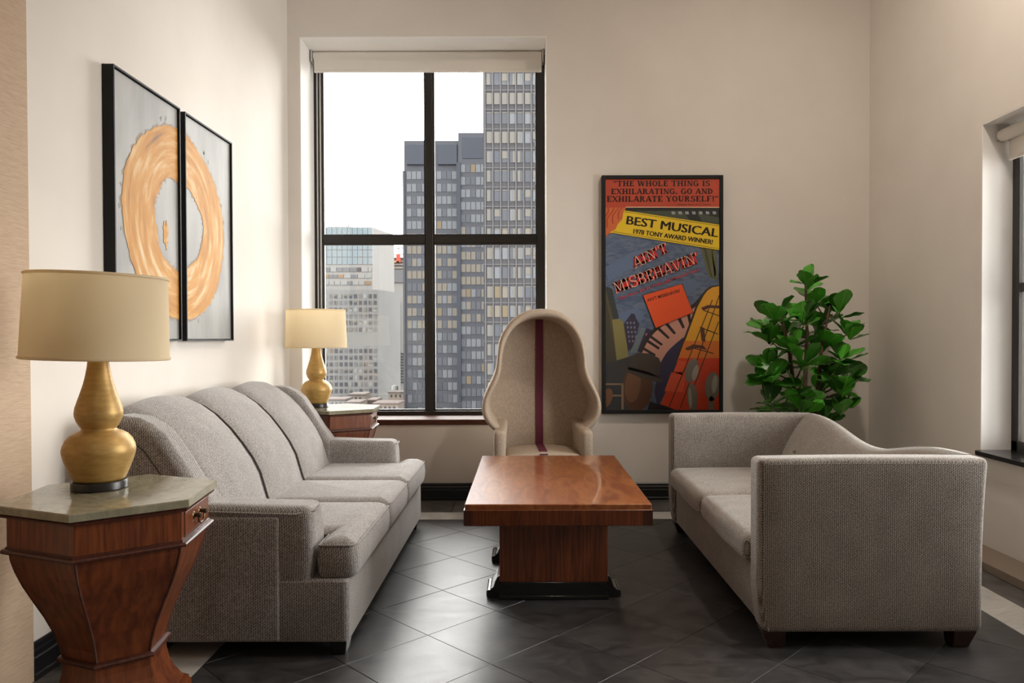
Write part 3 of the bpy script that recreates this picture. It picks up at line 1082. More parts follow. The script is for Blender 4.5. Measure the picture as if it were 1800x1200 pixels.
# ------------------------------------------------------------------ gold ring diptych on the left wall
def diptych():
    XF = -1.70
    cy, cz = 3.685, 1.765
    rings_def = {}
    for k, (y0, y1, lab) in enumerate(((3.08, 3.675, 'grey canvas panel with half a gold ring, nearest the big lamp'), (3.727, 4.325, 'grey canvas panel with half a gold ring, nearest the window'))):
        z0, z1 = 1.192, 2.343
        t = empty('painting', (XL, (y0 + y1) / 2, (z0 + z1) / 2), 0, lab, 'painting', 'gold ring diptych')
        f = MB()
        w = .008
        f.box(XL + .002, XF, y0, y0 + w, z0, z1)
        f.box(XL + .002, XF, y1 - w, y1, z0, z1)
        f.box(XL + .002, XF, y0 + w, y1 - w, z0, z0 + w)
        f.box(XL + .002, XF, y0 + w, y1 - w, z1 - w, z1)
        f.build('frame', M['matt'], t)
        xc = XF - .012
        cv = MB().box(XL + .004, xc, y0 + w + .003, y1 - w - .003, z0 + w + .003, z1 - w - .003).build('canvas', M['canvas'], t)
        # ring half: ragged paint layer with thickness, cut at the panel edge
        rnd = random.Random(3)
        jag = [rnd.uniform(-1, 1) for _ in range(400)]

        def ring(r0y, r0z, r1y, r1z, amp, x, mat, name, thick):
            n = 160
            vs, fs, cols = [], [], []
            for i in range(n + 1):
                a = 2 * PI * i / n
                j0, j1 = jag[i % n] * amp, jag[(i % n) + 170] * amp
                j0 += .010 * math.sin(3 * a + 1) + .006 * math.sin(7 * a)
                j1 += .012 * math.sin(2 * a + 2) + .006 * math.sin(5 * a)
                col = []
                for s in range(5):
                    f_ = s / 4
                    ry = (r0y + j0) * (1 - f_) + (r1y + j1) * f_
                    rz = (r0z + j0) * (1 - f_) + (r1z + j1) * f_
                    col.append((cy + ry * math.cos(a), cz + rz * math.sin(a)))
                cols.append(col)
            lo_, hi_ = y0 + w + .004, y1 - w - .004
            mb = MB()
            for i in range(n):
                for s in range(4):
                    q = [cols[i][s], cols[i][s + 1], cols[i + 1][s + 1], cols[i + 1][s]]
                    q = clip(q, 0, lo_, False)
                    q = clip(q, 0, hi_, True) if q else q
                    if len(q) > 2:
                        mb.add([(x + thick, p[0], p[1]) for p in q], [tuple(range(len(q)))])
                        if s in (0, 3):
                            mb.add([(x + thick, p[0], p[1]) for p in q] + [(x, p[0], p[1]) for p in q],
                                   [(e, (e + 1) % len(q), (e + 1) % len(q) + len(q), e + len(q)) for e in range(len(q))])
            o = mb.build(name, mat, cv, fix=False)
            # paint coordinates centred on the ring so the strokes run round it
            o0 = origin(cv)
            for v_ in o.data.vertices:
                v_.co -= Vector((x, cy, cz)) - o0
            o.location = Vector((x, cy, cz)) - o0
            return o
        ring(.250, .212, .528, .487, .012, xc, M['smudge'], 'smudge', .0004)
        ring(.257, .220, .520, .480, .005, xc, M['goldpaint'], 'gold_ring', .0016)
        if k == 0:
            r2 = random.Random(5)
            m_ = MB()
            pts = []
            for i in range(24):
                a = 2 * PI * i / 24
                j = r2.uniform(.6, 1.25)
                pts.append((3.536 + .026 * j * math.cos(a), 1.698 + .062 * j * math.sin(a)))
            m_.prism(pts, 'x', xc, xc + .0016)
            m_.build('gold_fleck', M['goldpaint'], cv)
        # a few scuffs on the canvas round the ring
        r3 = random.Random(11 + k)
        for i in range(14):
            a = r3.uniform(0, 2 * PI)
            ry, rz = .545, .505
            py, pz = cy + ry * math.cos(a), cz + rz * math.sin(a)
            if not (y0 + .03 < py < y1 - .03 and z0 + .03 < pz < z1 - .03):
                continue
            pts = []
            for q in range(9):
                b_ = 2 * PI * q / 9
                j = r3.uniform(.3, 1)
                pts.append((py + .013 * j * math.cos(b_), pz + .016 * j * math.sin(b_)))
            MB().prism(pts, 'x', xc, xc + .0007).build('paint_scuff', M['smudge'], cv)


diptych()


# ------------------------------------------------------------------ fiddle-leaf fig behind the two-seat sofa
def fig_plant():
    cx, cy = 1.93, 5.06
    t = empty('potted_fig', (cx, cy, 0), 0, 'fiddle-leaf fig with broad glossy leaves behind the two-seat sofa', 'plant')
    MB().lathe([(.12, 0), (.13, .005), (.165, .30), (.17, .31), (.158, .312), (.15, .28)], (cx, cy), 32, True, False).build('pot', M['pot'], t, smooth=40)
    MB().lathe([(.155, .275), (.08, .285), (.01, .287)], (cx, cy), 24).build('soil', M['soil'], t, smooth=True)
    rnd = random.Random(21)
    # leaf meshes: obovate, folded along the midrib, wavy edge, shared by all copies
    meshes = []
    for k in range(5):
        n, mcol = 12, 6
        vs, fs = [], []
        ln, wd = 1.0, .37
        cup = rnd.uniform(.08, .3)
        bend = rnd.uniform(-.25, .35)
        for i in range(n + 1):
            s = math.sin(PI / 2 * i / n)
            if s < .6:
                q = s / .6
                w = wd * (.10 + .90 * (q * q * (3 - 2 * q)) ** .8)
            else:
                w = wd * math.sqrt(max(0.0004, 1 - ((s - .6) / .4) ** 2))
            w *= 1 + .07 * math.sin(s * 10 + k)
            for j in range(mcol + 1):
                u = -1 + 2 * j / mcol
                x = u * w
                z = cup * abs(u) * w * 1.1 + bend * s * s * .5 + .022 * math.sin(s * 15 + u * 2 + k) * abs(u)
                y = s * ln - .03 * abs(u) * (s > .9)
                vs.append((x, y, z))
        for i in range(n):
            for j in range(mcol):
                a = i * (mcol + 1) + j
                fs.append((a, a + 1, a + mcol + 2, a + mcol + 1))
        sc = .185
        vs = [(x * sc, y * sc, z * sc) for x, y, z in vs]
        # give the blade real thickness
        nv = len(vs)
        vs2 = vs + [(x, y, z - .0008) for x, y, z in vs]
        fs2 = fs + [tuple(reversed([i + nv for i in f])) for f in fs]
        me = bpy.data.meshes.new('leaf')
        me.from_pydata(vs2, [], fs2)
        for p in me.polygons:
            p.use_smooth = True
        me.materials.append(M['leaf'])
        meshes.append(me)
    # stems
    tips = [(1419, 500, -.02), (1362, 560, -.08), (1412, 566, .12 - .25), (1473, 548, .02), (1492, 588, .02), (1352, 598, .05), (1392, 612, -.20), (1446, 610, .05), (1350, 640, -.03),
            (1412, 640, -.22), (1478, 632, -.1), (1462, 655, -.05), (1358, 664, -.16), (1402, 684, -.22), (1480, 690, -.12), (1352, 708, -.14), (1410, 720, -.22), (1478, 722, -.1), (1440, 690, .15),
            (1385, 580, .15), (1440, 575, .2), (1375, 720, .1), (1450, 735, .1), (1492, 660, .1), (1345, 575, .1), (1432, 532, .1)]
    st = MB()
    stems = [[(cx - .02, cy, .27), (cx - .015, cy + .01, .7), (cx + .0, cy - .01, 1.2), (cx - .01, cy, 1.58)],
             [(cx + .03, cy + .02, .27), (cx + .07, cy, .7), (cx + .09, cy - .02, 1.1), (cx + .15, cy - .02, 1.42)],
             [(cx - .05, cy - .02, .27), (cx - .08, cy - .03, .7), (cx - .13, cy - .04, 1.1), (cx - .20, cy - .06, 1.38)]]
    for k, q in enumerate(stems):
        MB().tube(q, [.019, .017, .013, .006], 8).build('stem', M['bark'], t, smooth=True)
    for (px, py, dy) in tips:
        y = cy + dy
        c = Vector(((px - 922) / 1300 * y, y, 1.2 + (595 - py) / 1300 * y))
        # twig from the nearest stem point
        best = min((Vector(q[i]).lerp(Vector(q[i + 1]), f) for q in stems for i in range(3) for f in (0, .25, .5, .75)), key=lambda p: (p - (c - Vector((0, 0, .10)))).length)
        MB().tube([best, best.lerp(c, .5) - Vector((0, 0, .02)), c], [.007, .005, .003], 6).build('twig', M['bark'], t, smooth=True)
        nl = rnd.randint(8, 10)
        out = Vector((c.x - cx, c.y - cy, 0))
        a0 = rnd.uniform(0, 2 * PI)
        for i in range(nl):
            a = a0 + 2 * PI * i / nl + rnd.uniform(-.3, .3)
            el = R(rnd.uniform(-10, 70))
            s = rnd.uniform(.62, 1.0)
            d = Vector((math.cos(a), math.sin(a), 0)) * math.cos(el) + Vector((0, 0, math.sin(el)))
            o = bpy.data.objects.new('leaf', meshes[rnd.randrange(5)])
            COL.objects.link(o)
            o.parent = t
            p = c + d * .012 - Vector((0, 0, rnd.uniform(0, .05)))
            q = d.to_track_quat('Y', 'Z')
            e = q.to_matrix() @ Matrix.Rotation(rnd.uniform(-.5, .5), 3, 'Y')
            tip = p + d * .172 * s
            if tip.y > YB - .04:
                s *= .6
            o.location = p - Vector((cx, cy, 0))
            o.rotation_euler = e.to_euler()
            o.scale = (s, s, s)


fig_plant()


# ------------------------------------------------------------------ framed theatre poster on the far wall
def flat(name, c, rough=.55):
    return plain('print_' + name, c, rough, spec=.3)


def srgb(r, g, b_):
    f = lambda u: ((u / 255 + .055) / 1.055) ** 2.4 if u > 10 else u / 255 / 12.92
    return tuple(min(1.2, .85 / max(f(r), f(g), f(b_))) * v_ for v_ in (f(r), f(g), f(b_)))


def slab_glyph(ch, T, t):
    """slab-serif capital built from strokes; returns (polygons, advance), cap height 1"""
    P = []
    h = T / 2
    e, sh = .085, max(.07, t * .8)

    def rect(x0, y0, x1, y1):
        P.append([(x0, y0), (x1, y0), (x1, y1), (x0, y1)])

    def stem(xc, y0=0, y1=1, sb=True, st=True):
        rect(xc - h, y0, xc + h, y1)
        if sb:
            rect(xc - h - e, y0, xc + h + e, y0 + sh)
        if st:
            rect(xc - h - e, y1 - sh, xc + h + e, y1)

    def diag(x0, y0, x1, y1, w):
        P.append([(x0 - w / 2, y0), (x0 + w / 2, y0), (x1 + w / 2, y1), (x1 - w / 2, y1)])

    def serif(xc, y, w):
        rect(xc - w, y, xc + w, y + sh)

    def ring(cx, cy, rx, ry, a0, a1, tx=None, ty=None):
        tx, ty = tx or T, ty or t
        n = 20
        for i in range(n):
            p = []
            for a, k in ((i, 0), (i + 1, 0), (i + 1, 1), (i, 1)):
                an = R(a0 + (a1 - a0) * a / n)
                p.append((cx + (rx - tx * k) * math.cos(an), cy + (ry - ty * k) * math.sin(an)))
            P.append(p)
    w = 1.0
    if ch == 'T':
        stem(.47, st=False); rect(.03, 1 - t, .91, 1); rect(.03, .72, .12, 1); rect(.82, .72, .91, 1); w = .94
    elif ch == 'H':
        stem(.24); stem(.82); rect(.24, .5 - t / 2, .82, .5 + t / 2); w = 1.06
    elif ch in 'EFL':
        stem(.24)
        if ch in 'EL':
            rect(.2, 0, .80, t); rect(.71, 0, .80, .32)
        if ch in 'EF':
            rect(.2, 1 - t, .78, 1); rect(.69, .70, .78, 1); rect(.2, .5 - t / 2, .6, .5 + t / 2); rect(.53, .38, .60, .62)
        w = .86
    elif ch == 'I':
        stem(.25); w = .5
    elif ch == 'O':
        ring(.48, .5, .44, .52, 0, 360); w = .96
    elif ch == 'G':
        ring(.48, .5, .44, .52, 42, 318); rect(.66, 0.05, .66 + T, .46); rect(.55, .40, .98, .40 + sh); rect(.76, .68, .84, 1); w = 1.0
    elif ch == 'D':
        stem(.24); ring(.36, .5, .54, .5, -90, 90); rect(.24, 1 - t, .40, 1); rect(.24, 0, .40, t); w = .96
    elif ch in 'RB':
        stem(.24); ring(.44, .745, .36, .255, -90, 90); rect(.24, 1 - t, .46, 1); rect(.24, .49, .46, .49 + t)
        if ch == 'R':
            diag(.52, .5, .80, 0, T); serif(.86, 0, .14); w = 1.0
        else:
            ring(.44, .27, .42, .27, -90, 90); rect(.24, 0, .46, t); w = .92
    elif ch == 'S':
        ring(.43, .745, .35, .275, 20, 250, T * .9); ring(.43, .265, .37, .285, -160, 70, T * .9); diag(.60, .40, .28, .60, T * 1.3); rect(.69, .70, .76, 1); rect(.08, 0, .15, .30); w = .84
    elif ch == 'A':
        diag(.14, 0, .48, 1, t); diag(.84, 0, .52, 1, T); rect(.28, .28, .72, .28 + t); serif(.14, 0, .15); serif(.84, 0, .19); w = .98
    elif ch == 'V':
        diag(.50, 0, .16, 1, T); diag(.52, 0, .84, 1, t); serif(.16, 1 - sh, .19); serif(.84, 1 - sh, .15); w = .98
    elif ch == 'W':
        diag(.40, 0, .16, 1, T); diag(.42, 0, .66, 1, t); diag(.92, 0, .68, 1, T); diag(.94, 0, 1.18, 1, t); serif(.16, 1 - sh, .18); serif(.67, 1 - sh, .16); serif(1.18, 1 - sh, .14); w = 1.34
    elif ch == 'M':
        rect(.17, 0, .17 + t, 1); diag(.60, .12, .24, 1, T); diag(.62, .12, 1.0, 1, t); stem(1.02); serif(.21, 0, .16); serif(.18, 1 - sh, .13); w = 1.24
    elif ch == 'N':
        rect(.18, 0, .18 + t, 1); rect(.80, 0, .80 + t, 1); diag(.84, 0, .24, 1, T); serif(.22, 0, .16); serif(.16, 1 - sh, .13); serif(.86, 1 - sh, .16); w = 1.04
    elif ch == 'X':
        diag(.82, 0, .18, 1, T); diag(.16, 0, .82, 1, t); serif(.16, 0, .15); serif(.82, 0, .18); serif(.18, 1 - sh, .18); serif(.82, 1 - sh, .15); w = .98
    elif ch == 'Y':
        diag(.50, .44, .18, 1, T); diag(.50, .44, .84, 1, t); rect(.50 - h, 0, .50 + h, .47); serif(.5, 0, .2); serif(.18, 1 - sh, .18); serif(.84, 1 - sh, .15); w = .98
    elif ch == 'U':
        rect(.25 - h, .34, .25 + h, 1); rect(.80 - t / 2, .34, .80 + t / 2, 1); ring(.49, .34, .35, .36, 180, 360); serif(.25, 1 - sh, .19); serif(.80, 1 - sh, .16); w = 1.02
    elif ch == '.':
        rect(.10, 0, .10 + T, T); w = .42
    elif ch == '!':
        diag(.24, .30, .24, 1, T); rect(.24 - h, 0, .24 + h, T * .95); w = .46
    elif ch == "'":
        diag(.14, .66, .20, 1, T * .8); w = .34
    elif ch == '"':
        diag(.14, .66, .18, 1, T * .7); diag(.40, .66, .44, 1, T * .7); w = .60
    elif ch == ' ':
        w = .46
    return P, w


def poster():
    YP = YB - .034                      # face of the print
    k = YP / 1300

    def X(px):
        return (px - 922) * k

    def Z(py):
        return 1.2 + (595 - py) * k
    x0, x1, z0, z1 = X(1058), X(1270.5), Z(727.5), Z(310)
    t = empty('framed_poster', ((x0 + x1) / 2, YB, z0), 0, 'tall black-framed theatre poster with red quote band and yellow award banner', 'poster')
    f = MB()
    w = .027
    for a, b_, c, d in ((x0, x0 + w, z0, z1), (x1 - w, x1, z0, z1), (x0 + w, x1 - w, z0, z0 + w), (x0 + w, x1 - w, z1 - w, z1)):
        f.box(a, b_, YB - .048, YB - .001, c, d)
    f.build('frame', M['matt'], t, bevel=.003)
    blue = noisy('print_blue_grey', srgb(66, 84, 112), srgb(104, 116, 136), (1.5, 1, 4), 5, 5, rough=.5, dist=2)
    pr = MB().box(x0 + w * .8, x1 - w * .8, YP + .0004, YB - .002, z0 + w * .8, z1 - w * .8).build('print', blue, t)
    lay = [0]

    def shape(polys, col, name='printed_shape', mat=None):
        """flat printed shapes, given in poster co-ordinates, one thin ink layer each"""
        lay[0] += 1
        y = YP - lay[0] * .00011
        m_ = MB()
        for p in polys:
            p = list(p)
            for ax, val, less in ((0, 1063.5, False), (0, 1265, True), (1, 315.5, False), (1, 722, True)):
                if len(p) > 2:
                    p = clip(p, ax, val, less)
            if len(p) > 2:
                m_.add([(X(a), y, Z(b_)) for a, b_ in p], [tuple(range(len(p)))])
        if not m_.v:
            return
        return m_.build(name, mat or flat(name, srgb(*col)), pr, fix=False)

    def rotp(p, c, ang):
        ca, sa = math.cos(R(ang)), math.sin(R(ang))
        return (c[0] + (p[0] - c[0]) * ca - (p[1] - c[1]) * sa, c[1] + (p[0] - c[0]) * sa + (p[1] - c[1]) * ca)

    def slab(text, x, y, width, hgt, col, name='lettering', ang=0, T_=.24, t_=.13, shear=0):
        polys, adv = [], 0
        for ch in text:
            P, w_ = slab_glyph(ch, T_, t_)
            polys += [[(a + adv, b_) for a, b_ in p] for p in P]
            adv += w_ + .02
        s = width / adv
        out = [[rotp((x + a * s, y - b_ * hgt + a * s * shear), (x, y), ang) for a, b_ in p] for p in polys]
        return shape(out, col, name)

    def sans(text, x, y, width, hgt, col, name='lettering', ang=0, bold=.0):
        cu = bpy.data.curves.new('lettering', 'FONT')
        cu.body = text
        cu.offset = bold
        cu.resolution_u = 3
        ob = bpy.data.objects.new('lettering_source', cu)
        COL.objects.link(ob)
        bpy.context.view_layer.update()
        me = bpy.data.meshes.new_from_object(ob.evaluated_get(bpy.context.evaluated_depsgraph_get()))
        vs = [v_.co.copy() for v_ in me.vertices]
        fs = [tuple(p.vertices) for p in me.polygons]
        bpy.data.objects.remove(ob)
        xa, xb = min(v_.x for v_ in vs), max(v_.x for v_ in vs)
        cap = .73
        polys = [[rotp((x + (vs[i].x - xa) / (xb - xa) * width, y - vs[i].y / cap * hgt), (x, y), ang) for i in f_] for f_ in fs]
        return shape(polys, col, name)
    K = (38, 28, 26)
    # street scene stand-in: beams, tower blocks, stripes
    shape([[(1098, 366), (1265, 366), (1265, 402), (1098, 376)]], (44, 48, 44), 'dark_rig')
    shape([[(1110, 372), (1200, 372), (1215, 392), (1150, 380)], [(1225, 376), (1265, 384), (1265, 396), (1235, 392)]], (72, 80, 66), 'dark_rig')
    shape([[(1180 + 12 * i, 373), (1186 + 12 * i, 373), (1187 + 12 * i, 378), (1181 + 12 * i, 378)] for i in range(7)], (150, 155, 160), 'rig_light')
    # clouds of paler blue paint
    shape([[(1064, 470), (1120, 440), (1150, 446), (1110, 470), (1070, 496)], [(1150, 520), (1210, 490), (1236, 500), (1180, 540)], [(1075, 560), (1120, 540), (1135, 560), (1100, 580)]], (98, 114, 140), 'sky_wash')
    shape([[(1231, 434), (1250, 437), (1259, 480), (1256, 492), (1250, 490), (1244, 484)], [(1250, 437), (1259, 439), (1262, 496), (1256, 490)]], (98, 98, 66), 'tower_shape')
    shape([[(1236, 436), (1240, 436), (1252, 488), (1249, 487)]], (70, 76, 58), 'tower_shade')
    shape([[(1060, 505), (1070, 508), (1078, 556), (1094, 600), (1106, 640), (1080, 640), (1062, 560)]], (90, 84, 62), 'tower_shape')
    shape([[(1076, 562), (1090, 561), (1098, 570), (1105, 628), (1084, 634)]], (134, 126, 78), 'tower_shape')
    shape([[(1064, 520), (1072, 560), (1084, 636), (1064, 640)]], (76, 70, 58), 'tower_shade')
    shape([[(1064, 504), (1076, 508), (1088, 560), (1078, 562)]], (62, 66, 64), 'tower_shade')
    shape([[(1104, 559), (1110, 551), (1116, 553), (1118, 560), (1124, 570), (1112, 612), (1104, 618), (1096, 570)]], (62, 58, 74), 'tower_shape')
    shape([[(1101 + 6 * i + j, 566 + 8 * j), (1104 + 6 * i + j, 566 + 8 * j), (1104 + 6 * i + j, 570 + 8 * j), (1101 + 6 * i + j, 570 + 8 * j)] for i in range(3) for j in range(5)], (118, 118, 140), 'tower_window')
    shape([[(1128, 576), (1136, 578), (1120, 618), (1106, 622)]], (110, 122, 126), 'tower_shape')
    shape([[(1136, 577), (1150, 582), (1142, 600), (1128, 620), (1120, 618)]], (58, 54, 82), 'tower_shape')
    shape([[(1135 + 4 * i, 586 + 8 * i), (1138 + 4 * i, 586 + 8 * i), (1137 + 4 * i, 590 + 8 * i), (1134 + 4 * i, 590 + 8 * i)] for i in range(3)], (170, 96, 120), 'tower_window')
    # curving keyboard
    A = [(1128, 622), (1140, 598), (1160, 577), (1190, 560), (1222, 540), (1240, 520)]
    B = [(1160, 640), (1172, 620), (1188, 604), (1206, 590), (1222, 574), (1244, 552)]
    A2, B2 = catmull(A, 6), catmull(B, 6)
    shape([[(a[0] - 5, a[1] - 4), (a1[0] - 5, a1[1] - 4), b1, b_] for a, a1, b_, b1 in zip(A2, A2[1:], B2, B2[1:])], (58, 48, 46), 'keyboard_edge')
    shape([[a, a1, b1, b_] for a, a1, b_, b1 in zip(A2, A2[1:], B2, B2[1:])], (196, 146, 128), 'keyboard_shape')
    bk = []
    for i in (2, 5, 7, 11, 14, 18, 21, 24):
        a, a1, b_, b1 = A2[i], A2[i + 1], B2[i], B2[i + 1]
        m0 = (a[0] + (b_[0] - a[0]) * .62, a[1] + (b_[1] - a[1]) * .62)
        m1 = (a1[0] + (b1[0] - a1[0]) * .62, a1[1] + (b1[1] - a1[1]) * .62)
        bk.append([a, a1, m1, m0])
    shape(bk, (50, 44, 50), 'key_shape')
    shape([[(1160, 640), (1172, 620), (1200, 594), (1205, 604), (1170, 690), (1156, 716), (1150, 690)]], (60, 56, 84), 'night_shape')
    # tall arched stripe, yellow running to red
    arch = [(1263, 504), (1252, 506), (1243, 512), (1237, 520), (1226, 540), (1204, 600), (1192, 632), (1265, 632), (1265, 504)]
    shape([[(a - 3, b_ - 2) for a, b_ in arch]], (58, 52, 42), 'arch_edge')
    shape([arch], (214, 158, 48), 'arch_shape')
    shape([[(1203, 600), (1265, 600), (1265, 636), (1190, 636)]], (208, 118, 46), 'arch_shape')
    shape([[(1193, 630), (1265, 630), (1265, 722), (1160, 722), (1162, 710)]], (204, 70, 40), 'arch_shape')
    shape([[(1193, 634), (1208, 637), (1200, 660), (1184, 655)], [(1180, 655), (1207, 655), (1200, 690), (1168, 688)]], (226, 92, 56), 'arch_shape')
    bars = []
    for (a, b_, c, d) in ((1252, 528, 1176, 716), (1264, 520, 1196, 718), (1263, 566, 1216, 690), (1236, 546, 1264, 556), (1230, 576, 1262, 588), (1218, 612, 1254, 622)):
        dx, dy = c - a, d - b_
        L_ = math.hypot(dx, dy)
        nx, ny = -dy / L_ * .8, dx / L_ * .8
        bars.append([(a + nx, b_ + ny), (c + nx, d + ny), (c - nx, d - ny), (a - nx, b_ - ny)])
    shape(bars, (66, 52, 34), 'arch_bar')
    shape([[(1232, 542), (1244, 537), (1264, 538), (1264, 543), (1246, 542), (1236, 547)], [(1204, 613), (1218, 606), (1236, 608), (1243, 616), (1226, 612), (1208, 617)], [(1230, 575), (1238, 577), (1240, 602), (1233, 600)]], (92, 56, 48), 'arch_trim')
    # plain rounded colour masses where figures stand
    def blob(cx, cy, rx, ry, ang, n=24):
        return [rotp((cx + rx * math.cos(2 * PI * i / n), cy + ry * math.sin(2 * PI * i / n)), (cx, cy), ang) for i in range(n)]
    shape([blob(1216, 652, 11, 22, 14), blob(1217, 700, 9, 26, -4), blob(1252, 680, 13, 26, 6), blob(1250, 712, 5, 16, 0)], (132, 126, 116), 'grey_mass')
    shape([blob(1222, 656, 5, 14, 14), blob(1213, 700, 3, 18, -4), blob(1256, 676, 5, 16, 6)], (172, 166, 152), 'grey_mass')
    shape([[(1064, 640), (1090, 632), (1110, 626), (1118, 722), (1064, 722)]], (66, 66, 68), 'dusk_mass')
    shape([blob(1120, 682, 27, 42, 4)], (98, 66, 48), 'brown_mass')
    shape([blob(1112, 678, 14, 30, 6)], (122, 86, 62), 'brown_mass')
    shape([[(1104, 650), (1108, 628), (1120, 620), (1142, 622), (1158, 630), (1163, 642), (1158, 664)], [(1084, 640), (1100, 644), (1140, 654), (1166, 668), (1160, 673), (1130, 666), (1096, 652)]], (74, 66, 60), 'dark_mass')
    shape([[(1142, 706), (1170, 714), (1190, 722), (1138, 722)]], (48, 42, 44), 'dark_mass')
    shape([[(1062, 674), (1095, 674), (1095, 677), (1062, 677)], [(1062, 694), (1094, 694), (1094, 697), (1062, 697)], [(1092, 674), (1096, 674), (1096, 720), (1092, 720)]], (150, 124, 96), 'brass_bar')
    shape([blob(1066, 700, 10, 18, 20)], (128, 92, 66), 'brown_mass')
    # curtain swag and quote band
    swag = [(1063, 364), (1101, 364), (1098, 374), (1097, 386), (1090, 394), (1086, 403), (1080, 410), (1070, 412), (1063, 418)]
    shape([swag], (196, 104, 60), 'curtain_shape')
    for i in range(4):
        q = [(1068 + 8 * i + 3 * math.sin(j * 1.3 + i), 366 + j * 7) for j in range(7 - i)]
        shape([[(a[0], a[1]), (a1[0], a1[1]), (a1[0] + 2.2, a1[1]), (a[0] + 2.2, a[1])] for a, a1 in zip([(p[0] - .35 * (p[1] - 366), p[1]) for p in q], [(p[0] - .35 * (p[1] - 366), p[1]) for p in q][1:])], (168, 66, 40), 'curtain_fold')
    shape([[(1063, 315), (1266, 315), (1266, 366), (1063, 366)]], (178, 74, 52), 'quote_band')
    shape([[(1100, 364.6), (1266, 365.4), (1266, 367), (1100, 366.2)]], (226, 190, 160), 'rule')
    slab('"THE WHOLE THING IS', 1078, 329, 170, 9.6, K)
    slab('EXHILARATING. GO AND', 1074, 342.8, 179, 9.6, K)
    slab('EXHILARATE YOURSELF!"', 1066.5, 356, 196, 10, K)
    sans('—Walter Kerr, N.Y. Times', 1186, 362.3, 62, 2.8, K, bold=.01)
    # award banner
    ban = [(1097, 371), (1264, 396.5), (1264, 441), (1072, 409.5), (1082, 404), (1086, 395), (1094, 386), (1095, 378)]
    shape([ban], (222, 190, 46), 'banner')
    shape([[(1097, 373.0), (1264, 398.5), (1264, 399.2), (1097, 373.7)], [(1078, 407.7), (1264, 438.2), (1264, 438.9), (1078, 408.4)]], K, 'banner_rule')
    for e_ in (-.8, -.4, 0, .4, .8):
        sans('BEST MUSICAL', 1101 + e_, 395, 161, 15.4, K, ang=8.3)
    for e_ in (-.35, 0, .35):
        sans('1978 TONY AWARD WINNER!', 1113 + e_, 411.3, 140, 8.4, K, ang=8.0, bold=.008)
    # title, red letters with a cream core
    for T_, t_, col, nm in ((.46, .34, (196, 48, 44), 'title_lettering'), (.085, .05, (236, 206, 186), 'title_highlight')):
        slab("AIN'T", 1116, 473, 66, 19, col, nm, -20, T_, t_, -.10)
        slab("MISBEHAVIN'", 1082, 517, 158, 20, col, nm, -19, T_, t_, -.02)
    sans('The New FATS WALLER Musical Show', 1088, 528, 152, 5, (196, 60, 62), ang=-20, bold=.012)
    # orange leaflet
    note = [(1130.6, 520), (1198, 500), (1217.6, 550), (1152.4, 577)]
    shape([[(a + (-.8 if i in (0, 3) else .8), b_ + (-.8 if i < 2 else .8)) for i, (a, b_) in enumerate(note)]], (58, 44, 44), 'leaflet_edge')
    shape([note], (222, 92, 48), 'leaflet')
    sans("AIN'T MISBEHAVIN'", 1138, 531.2, 60, 5.6, (52, 34, 30), ang=-16.5, bold=.02)

    # lens-straight panes of picture glass
    MB().box(x0 + w * .7, x1 - w * .7, YB - .042, YB - .0405, z0 + w * .7, z1 - w * .7).build('glass', M['pglass'], t)


poster()


# ------------------------------------------------------------------ the city outside
GZ = -75.0


def cx_(px, d):
    return (px - 922) / 1300 * d


def cz_(py, d):
    return 1.2 + (595 - py) / 1300 * d


C = {}
C['bronze'] = noisy('bronze_curtain_wall', (.020, .020, .023), (.028, .028, .031), nscale=.05, rough=.5)
C['bronze_l'] = plain('bronze_fin', (.050, .048, .050), .5)
C['slategrey'] = plain('dark_grey_cladding', (.030, .032, .038), .6)
C['louver'] = plain('grey_louvre_panel', (.022, .025, .033), .6)
C['gl_d'] = plain('dark_tower_glass', (.032, .035, .042), .15, spec=.35)
C['gl_m'] = plain('grey_tower_glass', (.060, .064, .071), .15, spec=.35)  # tower glass colours carry the reflected sky, lighter than the cladding
C['gl_w'] = plain('warm_tower_glass', (.072, .064, .053), .2, spec=.3)
C['gl_glow'] = plain('warm_reflection_glass', (.05, .04, .025), .3, emit=(1, .66, .36), es=.10)  # faint glow standing in for warm reflections in the panes
C['cream'] = plain('cream_window_blind', (.070, .066, .060), .8, spec=.1)
C['concrete'] = noisy('pale_concrete', (.088, .088, .088), (.098, .098, .097), nscale=.08, rough=.8)
C['conc_side'] = plain('grey_concrete', (.066, .066, .070), .8)
C['win_d'] = plain('dark_small_window', (.022, .023, .028), .3)
C['win_l'] = plain('pale_small_window', (.11, .11, .108), .6)
C['win_o'] = plain('ochre_small_window', (.10, .065, .04), .6)
C['ltglass'] = noisy('pale_blue_glass', (.070, .092, .106), (.092, .106, .112), (.05, 1, .05), 1, rough=.3)
C['white'] = plain('white_cladding', (.115, .112, .108), .7)
C['blue'] = noisy('blue_glass_tower', (.030, .045, .062), (.055, .075, .094), (.3, 1, .12), 2, rough=.3)
C['beige'] = plain('beige_masonry', (.110, .092, .078), .8)
C['roofred'] = plain('brown_roof', (.060, .048, .044), .8)
C['red'] = plain('red_hoist', (.20, .03, .02), .6)
C['yellow'] = plain('yellow_scaffold', (.20, .12, .03), .6)
C['asphalt'] = plain('street_asphalt', (.05, .05, .05), .9)


CITY = .5
for m_ in C.values():
    bs = m_.node_tree.nodes['Principled BSDF']
    c_ = bs.inputs['Base Color'].default_value
    bs.inputs['Specular IOR Level'].default_value = .06
    bs.inputs['Base Color'].default_value = (c_[0] * CITY, c_[1] * CITY, c_[2] * CITY, 1)
    for nd in m_.node_tree.nodes:
        if nd.type == 'VALTORGB':
            for el in nd.color_ramp.elements:
                el.color = (el.color[0] * CITY, el.color[1] * CITY, el.color[2] * CITY, 1)


